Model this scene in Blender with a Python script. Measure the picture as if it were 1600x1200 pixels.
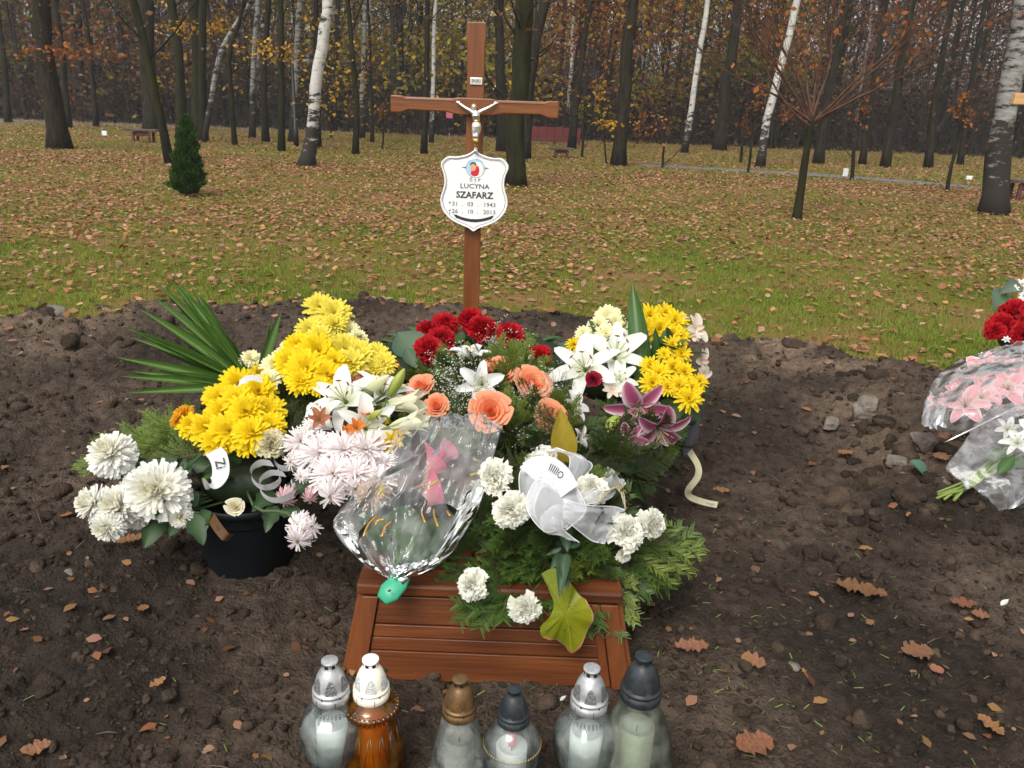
import bpy, bmesh, math, random
import numpy as np
from mathutils import Vector, Matrix, Quaternion
R_ = math.radians
for _o in list(bpy.data.objects): bpy.data.objects.remove(_o)
scene = bpy.context.scene
COL = scene.collection
random.seed(11); RNG = np.random.default_rng(11)

# ------------------------------------------------------------------ camera
PITCH, ROLL, HC, LENS = R_(19.06), R_(2.2), 1.2, 28.0
FPX = 1600*LENS/36.0
cam_d = bpy.data.cameras.new('camera'); cam = bpy.data.objects.new('camera', cam_d); COL.objects.link(cam)
CR = Matrix.Rotation(math.pi/2-PITCH, 4, 'X') @ Matrix.Rotation(ROLL, 4, 'Z')
cam.matrix_world = Matrix.Translation((0, 0, HC)) @ CR
cam_d.lens = LENS; cam_d.sensor_width = 36; cam_d.clip_start = .05; cam_d.clip_end = 2000
scene.camera = cam
scene.render.resolution_x, scene.render.resolution_y = 1024, 768

# ------------------------------------------------------------------ sky and sun (overcast autumn day)
SUN_EL, SUN_AZ = R_(52), R_(205)
world = bpy.data.worlds.new('World'); scene.world = world; world.use_nodes = True
wn = world.node_tree.nodes; wl = world.node_tree.links
bg = wn['Background']; sky = wn.new('ShaderNodeTexSky'); sky.sky_type = 'NISHITA'; sky.sun_disc = False
sky.sun_elevation = SUN_EL; sky.sun_rotation = SUN_AZ; sky.dust_density = 4; sky.ozone_density = 1; sky.air_density = 1.2
hs = wn.new('ShaderNodeHueSaturation'); hs.inputs['Saturation'].default_value = .05
wl.new(sky.outputs[0], hs.inputs['Color']); wl.new(hs.outputs[0], bg.inputs[0]); bg.inputs[1].default_value = .15
sun_d = bpy.data.lights.new('sun', 'SUN'); sun_d.energy = 1.5; sun_d.angle = R_(28); sun_d.color = (1, .94, .84)
sun = bpy.data.objects.new('sun', sun_d); COL.objects.link(sun)
sdir = Vector((math.sin(SUN_AZ)*math.cos(SUN_EL), math.cos(SUN_AZ)*math.cos(SUN_EL), math.sin(SUN_EL)))
sun.rotation_euler = sdir.to_track_quat('Z', 'Y').to_euler(); sun.location = (0, 0, 30)
scene.view_settings.view_transform = 'Standard'; scene.view_settings.look = 'None'
scene.view_settings.gamma = 1; scene.view_settings.exposure = 0.5; scene.view_settings.use_curve_mapping = False
scene.cycles.max_bounces = 10; scene.cycles.transparent_max_bounces = 24

# ------------------------------------------------------------------ surveying: photo direction -> place on a level or at a distance
def ray(u, v):
    return CR.to_3x3() @ Vector(((u-800)/FPX, -(v-600)/FPX, -1))
def P(u, v, z=0.0):
    d = ray(u, v); t = (z-HC)/d.z
    return Vector((0, 0, HC)) + d*t
def Q(u, v, Y):
    d = ray(u, v); return Vector((0, 0, HC)) + d*(Y/d.y)
def mpp(p):                       # metres per photo pixel at p
    f = CR.to_3x3() @ Vector((0, 0, -1))
    return (Vector(p)-Vector((0, 0, HC))).dot(f)/FPX

# ------------------------------------------------------------------ mesh helpers
class MB:
    def __init__(s): s.V = []; s.F3 = []; s.F4 = []; s.C = []; s.n = 0
    def add(s, V, F, c=None):
        V = np.asarray(V, float).reshape(-1, 3); F = np.asarray(F, int)
        if len(F) == 0: return s
        (s.F3 if F.shape[1] == 3 else s.F4).append(F+s.n)
        s.V.append(V); s.n += len(V)
        if c is None: c = (1, 1, 1)
        c = np.asarray(c, float)
        s.C.append(np.broadcast_to(c, (len(V), 3)) if c.ndim == 1 else c)
        return s
    def merge(s, o, M=None, c=None):
        V = np.concatenate(o.V); 
        if M is not None:
            m = np.array(M); V = V@m[:3, :3].T+m[:3, 3]
        C = np.concatenate(o.C) if c is None else np.broadcast_to(np.asarray(c, float), (len(V), 3))
        for F in o.F3: s.F3.append(F+s.n)
        for F in o.F4: s.F4.append(F+s.n)
        s.V.append(V); s.C.append(C); s.n += len(V); return s
    def mesh(s, name, mat=None, smooth=True):
        me = bpy.data.meshes.new(name)
        V = np.concatenate(s.V); C = np.concatenate(s.C)
        f4 = np.concatenate(s.F4) if s.F4 else np.zeros((0, 4), int)
        f3 = np.concatenate(s.F3) if s.F3 else np.zeros((0, 3), int)
        me.vertices.add(len(V)); me.vertices.foreach_set('co', V.astype(np.float32).ravel())
        loops = np.concatenate([f4.ravel(), f3.ravel()])
        st = np.concatenate([np.arange(len(f4))*4, len(f4)*4+np.arange(len(f3))*3])
        me.loops.add(len(loops)); me.loops.foreach_set('vertex_index', loops.astype(np.int32))
        me.polygons.add(len(st)); me.polygons.foreach_set('loop_start', st.astype(np.int32))
        me.polygons.foreach_set('loop_total', np.concatenate([np.full(len(f4), 4), np.full(len(f3), 3)]).astype(np.int32))
        me.update(calc_edges=True)
        a = me.attributes.new('col', 'FLOAT_COLOR', 'POINT')
        a.data.foreach_set('color', np.concatenate([C, np.ones((len(C), 1))], 1).astype(np.float32).ravel())
        me.polygons.foreach_set('use_smooth', np.full(len(st), bool(smooth)))
        if mat: me.materials.append(mat)
        return me

def tag(o, label=None, cat=None, group=None, kind=None):
    if label: o['label'] = label
    if cat: o['category'] = cat
    if group: o['group'] = group
    if kind: o['kind'] = kind
    return o
def thing(name, label, cat, loc=(0, 0, 0), group=None):
    o = bpy.data.objects.new(name, None); COL.objects.link(o); o.location = Vector(loc); o.empty_display_size = .1
    return tag(o, label, cat, group)
def world_loc(o):
    m = Matrix.Identity(4)
    while o is not None: m = o.matrix_basis @ m; o = o.parent
    return m
def part(name, me, parent=None, M=None, mat=None):
    if isinstance(me, MB): me = me.mesh(name, mat)
    o = bpy.data.objects.new(name, me); COL.objects.link(o)
    M = M if M is not None else Matrix.Identity(4)
    if parent is not None:
        o.parent = parent; M = world_loc(parent).inverted() @ M
    o.matrix_basis = M
    return o
def T(p): return Matrix.Translation(Vector(p))
def orient(p, d, s=1.0, spin=None):
    q = Vector(d).normalized().to_track_quat('Z', 'Y')
    return T(p) @ q.to_matrix().to_4x4() @ Matrix.Rotation(random.uniform(0, 6.28) if spin is None else spin, 4, 'Z') @ Matrix.Scale(s, 4)
def along(p, d, up=(0, 0, 1), s=1.0):      # local +X along d, +Z near up
    x = Vector(d).normalized(); y = Vector(up).cross(x)
    if y.length < 1e-4: y = Vector((0, 1, 0)).cross(x)
    y.normalize(); z = x.cross(y)
    m = Matrix((x, y, z)).transposed().to_4x4()
    return T(p) @ m @ Matrix.Scale(s, 4)

BOXF = [(0, 3, 2, 1), (4, 5, 6, 7), (0, 1, 5, 4), (1, 2, 6, 5), (2, 3, 7, 6), (3, 0, 4, 7)]
def box(mb, c, s, M=None, col=None):
    c = np.array(c); s = np.array(s)/2
    V = np.array([(-1, -1, -1), (1, -1, -1), (1, 1, -1), (-1, 1, -1), (-1, -1, 1), (1, -1, 1), (1, 1, 1), (-1, 1, 1)])*s+c
    if M is not None:
        m = np.array(M); V = V@m[:3, :3].T+m[:3, 3]
    mb.add(V, BOXF, col)
def hexa(mb, pts, col=None): mb.add(np.array([tuple(p) for p in pts]), BOXF, col)
def beveled(me, w=.003, seg=2):
    bm = bmesh.new(); bm.from_mesh(me)
    bmesh.ops.remove_doubles(bm, verts=bm.verts, dist=1e-5)
    bmesh.ops.recalc_face_normals(bm, faces=bm.faces)
    es = [e for e in bm.edges if len(e.link_faces) == 2 and e.calc_face_angle(0) > R_(30)]
    bmesh.ops.bevel(bm, geom=es, offset=w, segments=seg, affect='EDGES', profile=.5, clamp_overlap=True)
    bm.to_mesh(me); bm.free()
    for p in me.polygons: p.use_smooth = False
    return me
def bbox_mesh(name, c, s, mat, w=.003):
    mb = MB(); box(mb, c, s); return beveled(mb.mesh(name, mat), w)
def tube(mb, pts, rad, sides=6, col=None, cap=True, wob=0.0):
    pts = [Vector(p) for p in pts]; n = len(pts)
    rad = [rad]*n if np.isscalar(rad) else rad
    V = []; up = None
    for i in range(n):
        t = (pts[min(i+1, n-1)]-pts[max(i-1, 0)]).normalized()
        if up is None:
            up = t.orthogonal().normalized()
        up = (up-t*up.dot(t)).normalized(); b = t.cross(up)
        for k in range(sides):
            a = 2*math.pi*k/sides; r = rad[i]*(1+(random.uniform(-wob, wob) if wob else 0))
            V.append(pts[i]+up*(math.cos(a)*r)+b*(math.sin(a)*r))
    F = [(i*sides+k, i*sides+(k+1) % sides, (i+1)*sides+(k+1) % sides, (i+1)*sides+k) for i in range(n-1) for k in range(sides)]
    b0 = mb.n
    c = col
    mb.add([tuple(v) for v in V], F, c)
    if cap:
        for i, idx in ((0, list(range(sides))[::-1]), (n-1, [(n-1)*sides+k for k in range(sides)])):
            mb.F3.append(np.array([(idx[0], idx[k], idx[k+1]) for k in range(1, sides-1)], int)+b0)
def lathe(mb, prof, n=32, col=None, flute=None):
    V = []
    for (r, z) in prof:
        for k in range(n):
            a = 2*math.pi*k/n; rr = r*(flute(a, z) if flute else 1)
            V.append((rr*math.cos(a), rr*math.sin(a), z))
    F = [(i*n+k, i*n+(k+1) % n, (i+1)*n+(k+1) % n, (i+1)*n+k) for i in range(len(prof)-1) for k in range(n)]
    mb.add(V, F, col)
def grid_faces(nu, nv):
    i, j = np.meshgrid(np.arange(nu-1), np.arange(nv-1), indexing='ij')
    a = (i*nv+j).ravel(); return np.stack([a, a+nv, a+nv+1, a+1], 1)
def spline(pts, n):
    pts = [Vector(p) for p in pts]; out = []
    m = len(pts)-1
    for k in range(n):
        x = k/(n-1)*m; i = min(int(x), m-1); t = x-i
        p0, p1, p2, p3 = pts[max(i-1, 0)], pts[i], pts[i+1], pts[min(i+2, m)]
        out.append(.5*((2*p1)+(p2-p0)*t+(2*p0-5*p1+4*p2-p3)*t*t+(3*p1-p0-3*p2+p3)*t**3))
    return out
# value noise on arrays
_perm = RNG.random((256, 256))
def vnoise(x, y):
    x = np.asarray(x, float); y = np.asarray(y, float)
    xi = np.floor(x).astype(int); yi = np.floor(y).astype(int); fx = x-xi; fy = y-yi
    fx = fx*fx*(3-2*fx); fy = fy*fy*(3-2*fy)
    g = lambda a, b: _perm[a & 255, b & 255]
    return (g(xi, yi)*(1-fx)+g(xi+1, yi)*fx)*(1-fy)+(g(xi, yi+1)*(1-fx)+g(xi+1, yi+1)*fx)*fy
def fbm(x, y, o=4):
    s = 0; a = .5
    for k in range(o): s = s+a*(vnoise(x*2**k+17*k, y*2**k+31*k)-.5); a *= .5
    return s
def lumps(x, y, cell, dens=1.0):           # rounded clods, one per jittered cell
    X = x/cell; Y = y/cell; xi = np.floor(X).astype(int); yi = np.floor(Y).astype(int); h = np.zeros_like(X)
    for dx in (-1, 0, 1):
        for dy in (-1, 0, 1):
            a, b = xi+dx, yi+dy
            jx = _perm[(a*7+3) & 255, (b*13+5) & 255]; jy = _perm[(a*11+91) & 255, (b*5+77) & 255]; rr = _perm[(a*3+50) & 255, (b*17+9) & 255]
            r = .25+.5*rr*dens
            d2 = (X-a-jx)**2+(Y-b-jy)**2
            h = np.maximum(h, np.sqrt(np.maximum(0, r*r-d2)))
    return h*cell
def sstep(a, b, x):
    t = np.clip((x-a)/(b-a), 0, 1); return t*t*(3-2*t)

# ------------------------------------------------------------------ materials
def srgb(r, g, b):
    f = lambda c: (c/255/12.92 if c/255 <= .04045 else ((c/255+.055)/1.055)**2.4)
    return (f(r), f(g), f(b))
def mat(name, c1, c2=None, scale=8, stretch=(1, 1, 1), rough=.6, metal=0, bump=0, bscale=40, attr=False, transl=0, spec=.4, detail=5, coat=0, band=(.35, .65), c3=None, trans=0):
    m = bpy.data.materials.new(name); m.use_nodes = True
    n = m.node_tree.nodes; l = m.node_tree.links; b = n['Principled BSDF']
    b.inputs['Roughness'].default_value = rough; b.inputs['Metallic'].default_value = metal
    b.inputs['Specular IOR Level'].default_value = spec
    if coat: b.inputs['Coat Weight'].default_value = coat; b.inputs['Coat Roughness'].default_value = .25
    tc = n.new('ShaderNodeTexCoord'); mp = n.new('ShaderNodeMapping'); mp.inputs['Scale'].default_value = stretch
    l.new(tc.outputs['Object'], mp.inputs[0])
    out = None
    if c2 is not None:
        nz = n.new('ShaderNodeTexNoise'); nz.inputs['Scale'].default_value = scale; nz.inputs['Detail'].default_value = detail
        nz.inputs['Roughness'].default_value = .65
        l.new(mp.outputs[0], nz.inputs['Vector'])
        cr = n.new('ShaderNodeValToRGB'); l.new(nz.outputs[0], cr.inputs[0])
        e = cr.color_ramp.elements; e[0].position, e[1].position = band
        e[0].color = (*c1, 1); e[1].color = (*c2, 1)
        if c3 is not None:
            x = e.new((band[0]+band[1])/2); x.color = (*c3, 1)
        out = cr.outputs[0]
    if attr:
        at = n.new('ShaderNodeAttribute'); at.attribute_name = 'col'
        if out is None and c1 is None: out = at.outputs['Color']
        else:
            mx = n.new('ShaderNodeMix'); mx.data_type = 'RGBA'; mx.blend_type = 'MULTIPLY'; mx.inputs[0].default_value = 1
            if out is not None: l.new(out, mx.inputs[6])
            else: mx.inputs[6].default_value = (*c1, 1)
            l.new(at.outputs['Color'], mx.inputs[7]); out = mx.outputs[2]
    if out is not None: l.new(out, b.inputs['Base Color'])
    else: b.inputs['Base Color'].default_value = (*c1, 1)
    if bump:
        bn = n.new('ShaderNodeTexNoise'); bn.inputs['Scale'].default_value = bscale; bn.inputs['Detail'].default_value = 6
        l.new(mp.outputs[0], bn.inputs['Vector'])
        bp = n.new('ShaderNodeBump'); bp.inputs['Strength'].default_value = bump; bp.inputs['Distance'].default_value = .02
        l.new(bn.outputs[0], bp.inputs['Height']); l.new(bp.outputs[0], b.inputs['Normal'])
    sh = b.outputs[0]
    if transl:
        tr = n.new('ShaderNodeBsdfTranslucent'); ms = n.new('ShaderNodeMixShader'); ms.inputs[0].default_value = transl
        if out is not None: l.new(out, tr.inputs[0])
        else: tr.inputs[0].default_value = (*c1, 1)
        l.new(sh, ms.inputs[1]); l.new(tr.outputs[0], ms.inputs[2]); sh = ms.outputs[0]
    if trans:
        tp = n.new('ShaderNodeBsdfTransparent'); ms = n.new('ShaderNodeMixShader'); ms.inputs[0].default_value = trans
        l.new(sh, ms.inputs[1]); l.new(tp.outputs[0], ms.inputs[2]); sh = ms.outputs[0]
    l.new(sh, n['Material Output'].inputs[0])
    return m
def glass_mat(name, tint, clear=.55, rough=.08, frost=.15, ftint=(.8, .82, .8), ior=1.45):
    """thin glass or film: part see-through, part gloss, part milky"""
    m = bpy.data.materials.new(name); m.use_nodes = True
    n = m.node_tree.nodes; l = m.node_tree.links; n.remove(n['Principled BSDF'])
    tp = n.new('ShaderNodeBsdfTransparent'); tp.inputs[0].default_value = (*tint, 1)
    gl = n.new('ShaderNodeBsdfGlossy'); gl.inputs['Roughness'].default_value = rough
    df = n.new('ShaderNodeBsdfDiffuse'); df.inputs[0].default_value = (*ftint, 1)
    tl = n.new('ShaderNodeBsdfTranslucent'); tl.inputs[0].default_value = (*ftint, 1)
    lw = n.new('ShaderNodeFresnel'); lw.inputs[0].default_value = ior
    nz = n.new('ShaderNodeTexNoise'); nz.inputs['Scale'].default_value = 26; nz.inputs['Detail'].default_value = 5
    tc = n.new('ShaderNodeTexCoord'); l.new(tc.outputs['Object'], nz.inputs['Vector'])
    bp = n.new('ShaderNodeBump'); bp.inputs['Strength'].default_value = .16; bp.inputs['Distance'].default_value = .01
    l.new(nz.outputs[0], bp.inputs['Height'])
    for s in (gl, lw): l.new(bp.outputs[0], s.inputs['Normal'])
    m0 = n.new('ShaderNodeMixShader'); m0.inputs[0].default_value = .5; l.new(df.outputs[0], m0.inputs[1]); l.new(tl.outputs[0], m0.inputs[2])
    m1 = n.new('ShaderNodeMixShader')
    fm = n.new('ShaderNodeMapRange'); fm.inputs[1].default_value = .42; fm.inputs[2].default_value = .68; fm.inputs[3].default_value = frost*.5; fm.inputs[4].default_value = min(.9, frost*2.2)
    l.new(nz.outputs[0], fm.inputs[0]); l.new(fm.outputs[0], m1.inputs[0]); l.new(tp.outputs[0], m1.inputs[1]); l.new(m0.outputs[0], m1.inputs[2])
    ad = n.new('ShaderNodeMath'); ad.operation = 'MULTIPLY_ADD'; ad.inputs[1].default_value = 1.0; ad.inputs[2].default_value = .03
    l.new(lw.outputs[0], ad.inputs[0]); ad.use_clamp = True
    m2 = n.new('ShaderNodeMixShader'); l.new(ad.outputs[0], m2.inputs[0]); l.new(m1.outputs[0], m2.inputs[1]); l.new(gl.outputs[0], m2.inputs[2])
    l.new(m2.outputs[0], n['Material Output'].inputs[0])
    return m
# ================================================================== the setting
M_soil = mat('soil', (.022, .0155, .0110), (.086, .064, .048), 24, rough=.95, bump=1.0, bscale=110, detail=9, attr=True, spec=.2, band=(.3, .75))
M_clod = mat('soil_clod', (.024, .0170, .0120), (.072, .052, .037), 30, rough=.95, bump=.7, bscale=120, attr=True, spec=.2, band=(.3, .75))
M_turf = mat('turf', (.048, .085, .012), (.20, .105, .052), .9, rough=.95, bump=.6, bscale=30, spec=.1, band=(.3, .62), c3=(.12, .11, .018), detail=8)
M_blade = mat('grass_blade', None, attr=True, rough=.55, transl=.3, spec=.3)
M_litter = mat('leaf_litter', None, attr=True, rough=.7, transl=.15, spec=.3)
M_tarmac = mat('asphalt', (.10, .10, .10), (.18, .175, .17), 6, rough=.85, bump=.3, bscale=150)
M_stone = mat('field_stone', (.10, .085, .068), (.24, .205, .165), 14, rough=.9, bump=.8, bscale=60)

xs = np.concatenate([np.linspace(-400, -40, 14), np.linspace(-36, -9, 20), np.linspace(-8, 8, 80), np.linspace(9, 36, 20), np.linspace(40, 400, 14)])
ys = np.concatenate([np.linspace(-60, -2, 8), np.linspace(0, 8, 50), np.linspace(9, 60, 50), np.linspace(66, 600, 16)])
gx, gy = np.meshgrid(xs, ys, indexing='ij')
# edge of the dug soil, surveyed along its border
edge = [P(u, v) for u, v in ((-160, 500), (0, 492), (170, 482), (300, 476), (400, 474), (560, 472), (720, 474), (860, 484), (990, 500), (1085, 530), (1150, 516), (1240, 520), (1300, 540), (1370, 555), (1440, 575), (1600, 560), (1800, 560))]
EX = np.array([e.x for e in edge]); EY = np.array([e.y for e in edge])
def edge_y(x): return np.interp(x, EX, EY)
mb = MB(); mb.add(np.stack([gx, gy, -.10*sstep(.35, .95, edge_y(gx)-gy)*sstep(7, 5, np.abs(gx))], -1), grid_faces(len(xs), len(ys))[:, ::-1])
tag(part('ground', mb, mat=M_turf), kind='structure')

def soil_low(x, y):
    g = lambda cx, cy, sx, sy, a: a*np.exp(-((x-cx)/sx)**2-((y-cy)/sy)**2)
    ey = edge_y(x)
    h = g(1.95, 2.75, .50, .55, .26)+g(1.5, 3.25, .35, .25, .07)+.035*np.exp(-((y-(ey-.45))/.4)**2)+.05*fbm(x*1.1, y*1.1, 3)
    h = h-g(1.25, 2.75, .25, .35, .04)
    return h+.02
def soil_mask(x, y):
    e = edge_y(x)+.9*fbm(x*1.7+5, y*1.7, 4)+.25*fbm(x*9, y*9, 2)
    return sstep(-.02, .22, e-y)
def soil_full(x, y):
    m = soil_mask(x, y); x0, y0 = x, y
    x = x+.05*fbm(x0*9+3, y0*9, 3)+.02*fbm(x0*33, y0*33, 2); y = y+.05*fbm(x0*9, y0*9+8, 3)+.02*fbm(x0*33+5, y0*33, 2)
    q = sstep(1.6, 3.0, y)*1.0+.22+.5*np.exp(-((x0-1.4)/.5)**2-((y0-2.2)/.6)**2)+.3*np.clip(fbm(x*.9+9, y*.9+3, 2)*3, -.6, .8)
    rough = .045*fbm(x*5, y*5, 4)+q*(.40*lumps(x, y, .13, .8)+.55*lumps(x+3, y+1, .055)+.55*lumps(x+7, y+2, .026))*.55+.034*fbm(x*34, y*34, 4)
    return -.045+m*(.028+soil_low(x, y)+rough)
SY = np.geomspace(.62, 6.6, 400); SX = np.linspace(-1, 1, 660)
sy, sx = np.meshgrid(SY, SX, indexing='ij'); X = sx*(.92*sy+1.3)
Z = soil_full(X, sy)
dry = np.clip(.95+2.3*fbm(X*2.2+2, sy*2.2, 5), .5, 1.9)
_g = lambda q, sx_, sy_, a: a*np.exp(-((X-P(*q).x)/sx_)**2-((sy-P(*q).y)/sy_)**2)
sand = _g((1190, 540), .42, .42, 1.5)+_g((1290, 575), .3, .35, .8)+_g((1420, 745), .22, .16, .8)+_g((1330, 665), .18, .14, .7)+_g((1500, 560), .5, .25, .5)+.55*np.exp(-((sy-edge_y(X)+.35)/.3)**2)*sstep(-1.4, -2.2, X)
sand = np.clip(sand*(.75+2.6*fbm(X*4, sy*4, 4)), 0, 1)
ctx = 1.0+.35*sstep(1.6, 4, sy)
C = (dry*ctx)[..., None]*np.array([1, .97, .95])*(1-sand[..., None])+sand[..., None]*np.array([4.0, 3.75, 3.5])
mb = MB(); mb.add(np.stack([X, sy, Z], -1), grid_faces(len(SY), len(SX))[:, ::-1], C.reshape(-1, 3))
tag(part('soil', mb, mat=M_soil), kind='structure')
def gz(x, y): return max(-.03, float(soil_full(np.array([x]), np.array([y]))[0]))
def PS(u, v, dz=0.0):            # point on the soil or turf seen in direction (u,v)
    z = 0
    for _ in range(6):
        p = P(u, v, z+dz); z = gz(p.x, p.y)
    return P(u, v, z+dz)

def ico(sub, seed, amp=.28):
    bm = bmesh.new(); bmesh.ops.create_icosphere(bm, subdivisions=sub, radius=1)
    r = random.Random(seed); V = np.array([v.co[:] for v in bm.verts]); F = np.array([[v.index for v in f.verts] for f in bm.faces]); bm.free()
    ax = RNG.normal(size=(6, 3)); ph = RNG.random(6)*6
    d = sum(np.sin(V@ax[i]*1.6+ph[i]) for i in range(6))/6
    V = np.sign(V)*np.abs(V)**.8*(1+amp*1.6*d+amp*.45*(RNG.random(len(V))-.5))[:, None]*np.array([1, .8+.3*r.random(), .6+.25*r.random()])
    return V, F
def rotz_rand(n):
    a = RNG.random(n)*6.283; z = np.zeros(n); o = np.ones(n)
    return np.stack([np.stack([np.cos(a), -np.sin(a), z], -1), np.stack([np.sin(a), np.cos(a), z], -1), np.stack([z, z, o], -1)], 1)
def scatter(mb, shape, pos, size, cols, tilt=.5):
    V, F = shape; n = len(pos)
    A = rotz_rand(n); t = RNG.normal(size=n)*tilt; c, s = np.cos(t), np.sin(t); o = np.ones(n); z = np.zeros(n)
    B = np.stack([np.stack([o, z, z], -1), np.stack([z, c, -s], -1), np.stack([z, s, c], -1)], 1)
    M = A@B@rotz_rand(n)
    W = np.einsum('nij,kj->nki', M, V)*size[:, None, None]+pos[:, None, :]
    FF = (F[None]+(np.arange(n)*len(V))[:, None, None]).reshape(-1, F.shape[1])
    mb.add(W.reshape(-1, 3), FF, np.repeat(cols, len(V), 0))
# crumbs and clods lying on the soil: too many to count
mb = MB()
for sub, cnt, lo, hi, seeds in ((1, 14000, .0028, .011, 4), (2, 1500, .006, .024, 6)):
    for sd in range(seeds):
        n = cnt//seeds
        y = .75*np.exp(RNG.random(n)*math.log(5.6/.75)); x = (RNG.random(n)*2-1)*(.80*y+.5)
        keep = soil_mask(x, y) > .5; x, y = x[keep], y[keep]; n = len(x)
        s = lo*(hi/lo)**(RNG.random(n)**3.0)*(.6+.33*y)
        s *= 1+.5*np.exp(-((x-1.5)/.5)**2-((y-2.3)/.7)**2)
        z = soil_full(x, y)+s*.1
        v = (.65+.9*RNG.random(n)**2)
        c = v[:, None]*np.array([1, .97, .93])*(1+.25*sstep(2, 4.5, y))[:, None]
        scatter(mb, ico(sub, sd*7+sub, .55), np.stack([x, y, z], -1), s, c)
for sd in range(8):          # rubble heaped between the two graves
    n = 17; q = [P(1290+300*RNG.random(), 600+240*RNG.random()) for _ in range(n)]
    x = np.array([a.x for a in q]); y = np.array([a.y for a in q]); s = .010*(4.6)**(RNG.random(n)**1.5)
    v = .5+1.3*RNG.random(n)**2
    scatter(mb, ico(2, 60+sd, .6), np.stack([x, y, soil_full(x, y)-s*.1], -1), s, v[:, None]*np.array([1, .96, .9]))
tag(part('soil_clods', mb, mat=M_clod), 'dark crumbs and clods of earth strewn over the dug soil', 'soil', kind='stuff')

# ---- path and far road
def strip(name, pts, w, z, m):
    mb = MB(); pp = spline([(p.x, p.y, z) for p in pts], 40); V = []
    for i, p in enumerate(pp):
        t = (pp[min(i+1, 39)]-pp[max(i-1, 0)]); nrm = Vector((-t.y, t.x, 0)).normalized()
        k = 1+.12*math.sin(i*1.7)
        V += [tuple(p+nrm*w*.5*k), tuple(p-nrm*w*.5*(2-k))]
    F = [(2*i, 2*i+1, 2*i+3, 2*i+2) for i in range(39)]
    mb.add(V, F); return tag(part(name, mb, mat=m), kind='structure')
PATHPTS = [P(u, v) for u, v in ((1000, 258), (1090, 263), (1180, 268), (1310, 276), (1450, 287), (1600, 301), (1800, 320))]
strip('path', PATHPTS, 1.0, .006, M_tarmac)
ROADPTS = [P(u, v) for u, v in ((-300, 182), (0, 189), (300, 197), (600, 206), (830, 212), (1000, 218))]
strip('road', ROADPTS, 5.0, .005, M_tarmac)
PX = np.array([p.x for p in PATHPTS]); PY = np.array([p.y for p in PATHPTS])

# ---- grass: blades
def blades(n, ylo, yhi, hlo, hhi, w):
    y = ylo*(yhi/ylo)**RNG.random(n); x = (RNG.random(n)*2-1)*(.88*y+.8)
    clump = fbm(x*1.2, y*1.2, 4)+.35*fbm(x*7, y*7, 2)
    dark = np.where(y < 9, 1, .75)
    p = np.clip(.75+2.2*clump, .06, 1)*(1-soil_mask(x, y)*.985)
    p = p*(1-.42*sstep(7, 11, y+3*fbm(x*.35+11, y*.35, 3))*sstep(18.5, 15.5, y))
    p = np.where((np.abs(y-np.interp(x, PX, PY)) < .55) & (x > PX[0]) , p*.05, p)
    k = RNG.random(n) < p; x, y = x[k], y[k]; n = len(x)
    h = (hlo+(hhi-hlo)*RNG.random(n)); a = RNG.random(n)*6.283; ln = h*(.3+.7*RNG.random(n))
    ww = w*(.7+.6*RNG.random(n))*np.maximum(1, y/7)
    dx, dy = np.cos(a), np.sin(a); b = RNG.random(n)*6.283; px_, py_ = np.cos(b)*ww, np.sin(b)*ww
    z0 = np.zeros(n)-.002
    V = np.stack([np.stack([x-px_, y-py_, z0], -1), np.stack([x+px_, y+py_, z0], -1),
                  np.stack([x+dx*ln*.45+px_*.7, y+dy*ln*.45+py_*.7, h*.65], -1), np.stack([x+dx*ln*.45-px_*.7, y+dy*ln*.45-py_*.7, h*.65], -1),
                  np.stack([x+dx*ln, y+dy*ln, h*(.75+.25*RNG.random(n))], -1)], 1)
    t = RNG.random(n)[:, None]; q = np.clip(.5+1.6*fbm(x*.8+40, y*.8, 3), 0, 1)[:, None]
    c = np.array([.085, .17, .012])*(1-t)+np.array([.20, .285, .025])*t
    c = c*(1-.35*q)+np.array([.25, .20, .035])*.35*q
    i = np.arange(n)*5
    m = MB(); m.add(V.reshape(-1, 3), np.stack([i, i+1, i+2, i+3], 1), np.repeat(c, 5, 0))
    m.F3.append(np.stack([i+3, i+2, i+4], 1)); return m
mb = blades(215000, 3.4, 10, .015, .048, .0020); tag(part('grass', mb, mat=M_blade), 'short green grass of the meadow behind the graves', 'grass', kind='stuff')
mb = blades(125000, 10, 42, .02, .06, .0028); tag(part('meadow_grass', mb, mat=M_blade), 'thin yellowish grass between the far trees', 'grass', kind='stuff')

# ---- fallen leaves: the mass of them
def leafshape(nl=5, seed=0, lobed=True, curl=.3):
    r = random.Random(seed); ph = r.uniform(0, 6); L = 1.0; rows = 25; V = []; 
    for i in range(rows):
        s = i/(rows-1); w = .42*math.sin(math.pi*min(1, s*.92+.06))**.7
        if lobed: w *= .42+.58*abs(math.cos(s*nl*math.pi+ph*.25))**.7
        w = max(w, .012)
        zc = curl*.35*(s-.5)**2*2
        for t in (-1, 0, 1):
            V.append((s-.5, t*w*(1+r.uniform(-.08, .08)), zc+(abs(t)*curl*w*r.uniform(.2, 1.2))+r.uniform(-.02, .02)))
    return np.array(V), grid_faces(rows, 3)
def leafshape_low(seed):
    r = random.Random(seed); k = [r.uniform(.7, 1.2) for _ in range(6)]
    V = np.array([(-.5, 0, .0), (-.2, .28*k[0], .10*k[1]), (.15, .33*k[2], .12*k[3]), (.5, .0, .10*k[4]), (.12, -.33*k[5], .10*k[1]), (-.2, -.26*k[3], .08*k[2])])
    return V, np.array([(0, 5, 1), (5, 4, 1), (1, 4, 2), (4, 3, 2)])
LEAFC = np.array([(.28, .12, .055), (.34, .17, .095), (.19, .08, .038), (.36, .21, .13), (.26, .10, .042), (.36, .19, .065), (.31, .165, .105)])
mb = MB()
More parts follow.
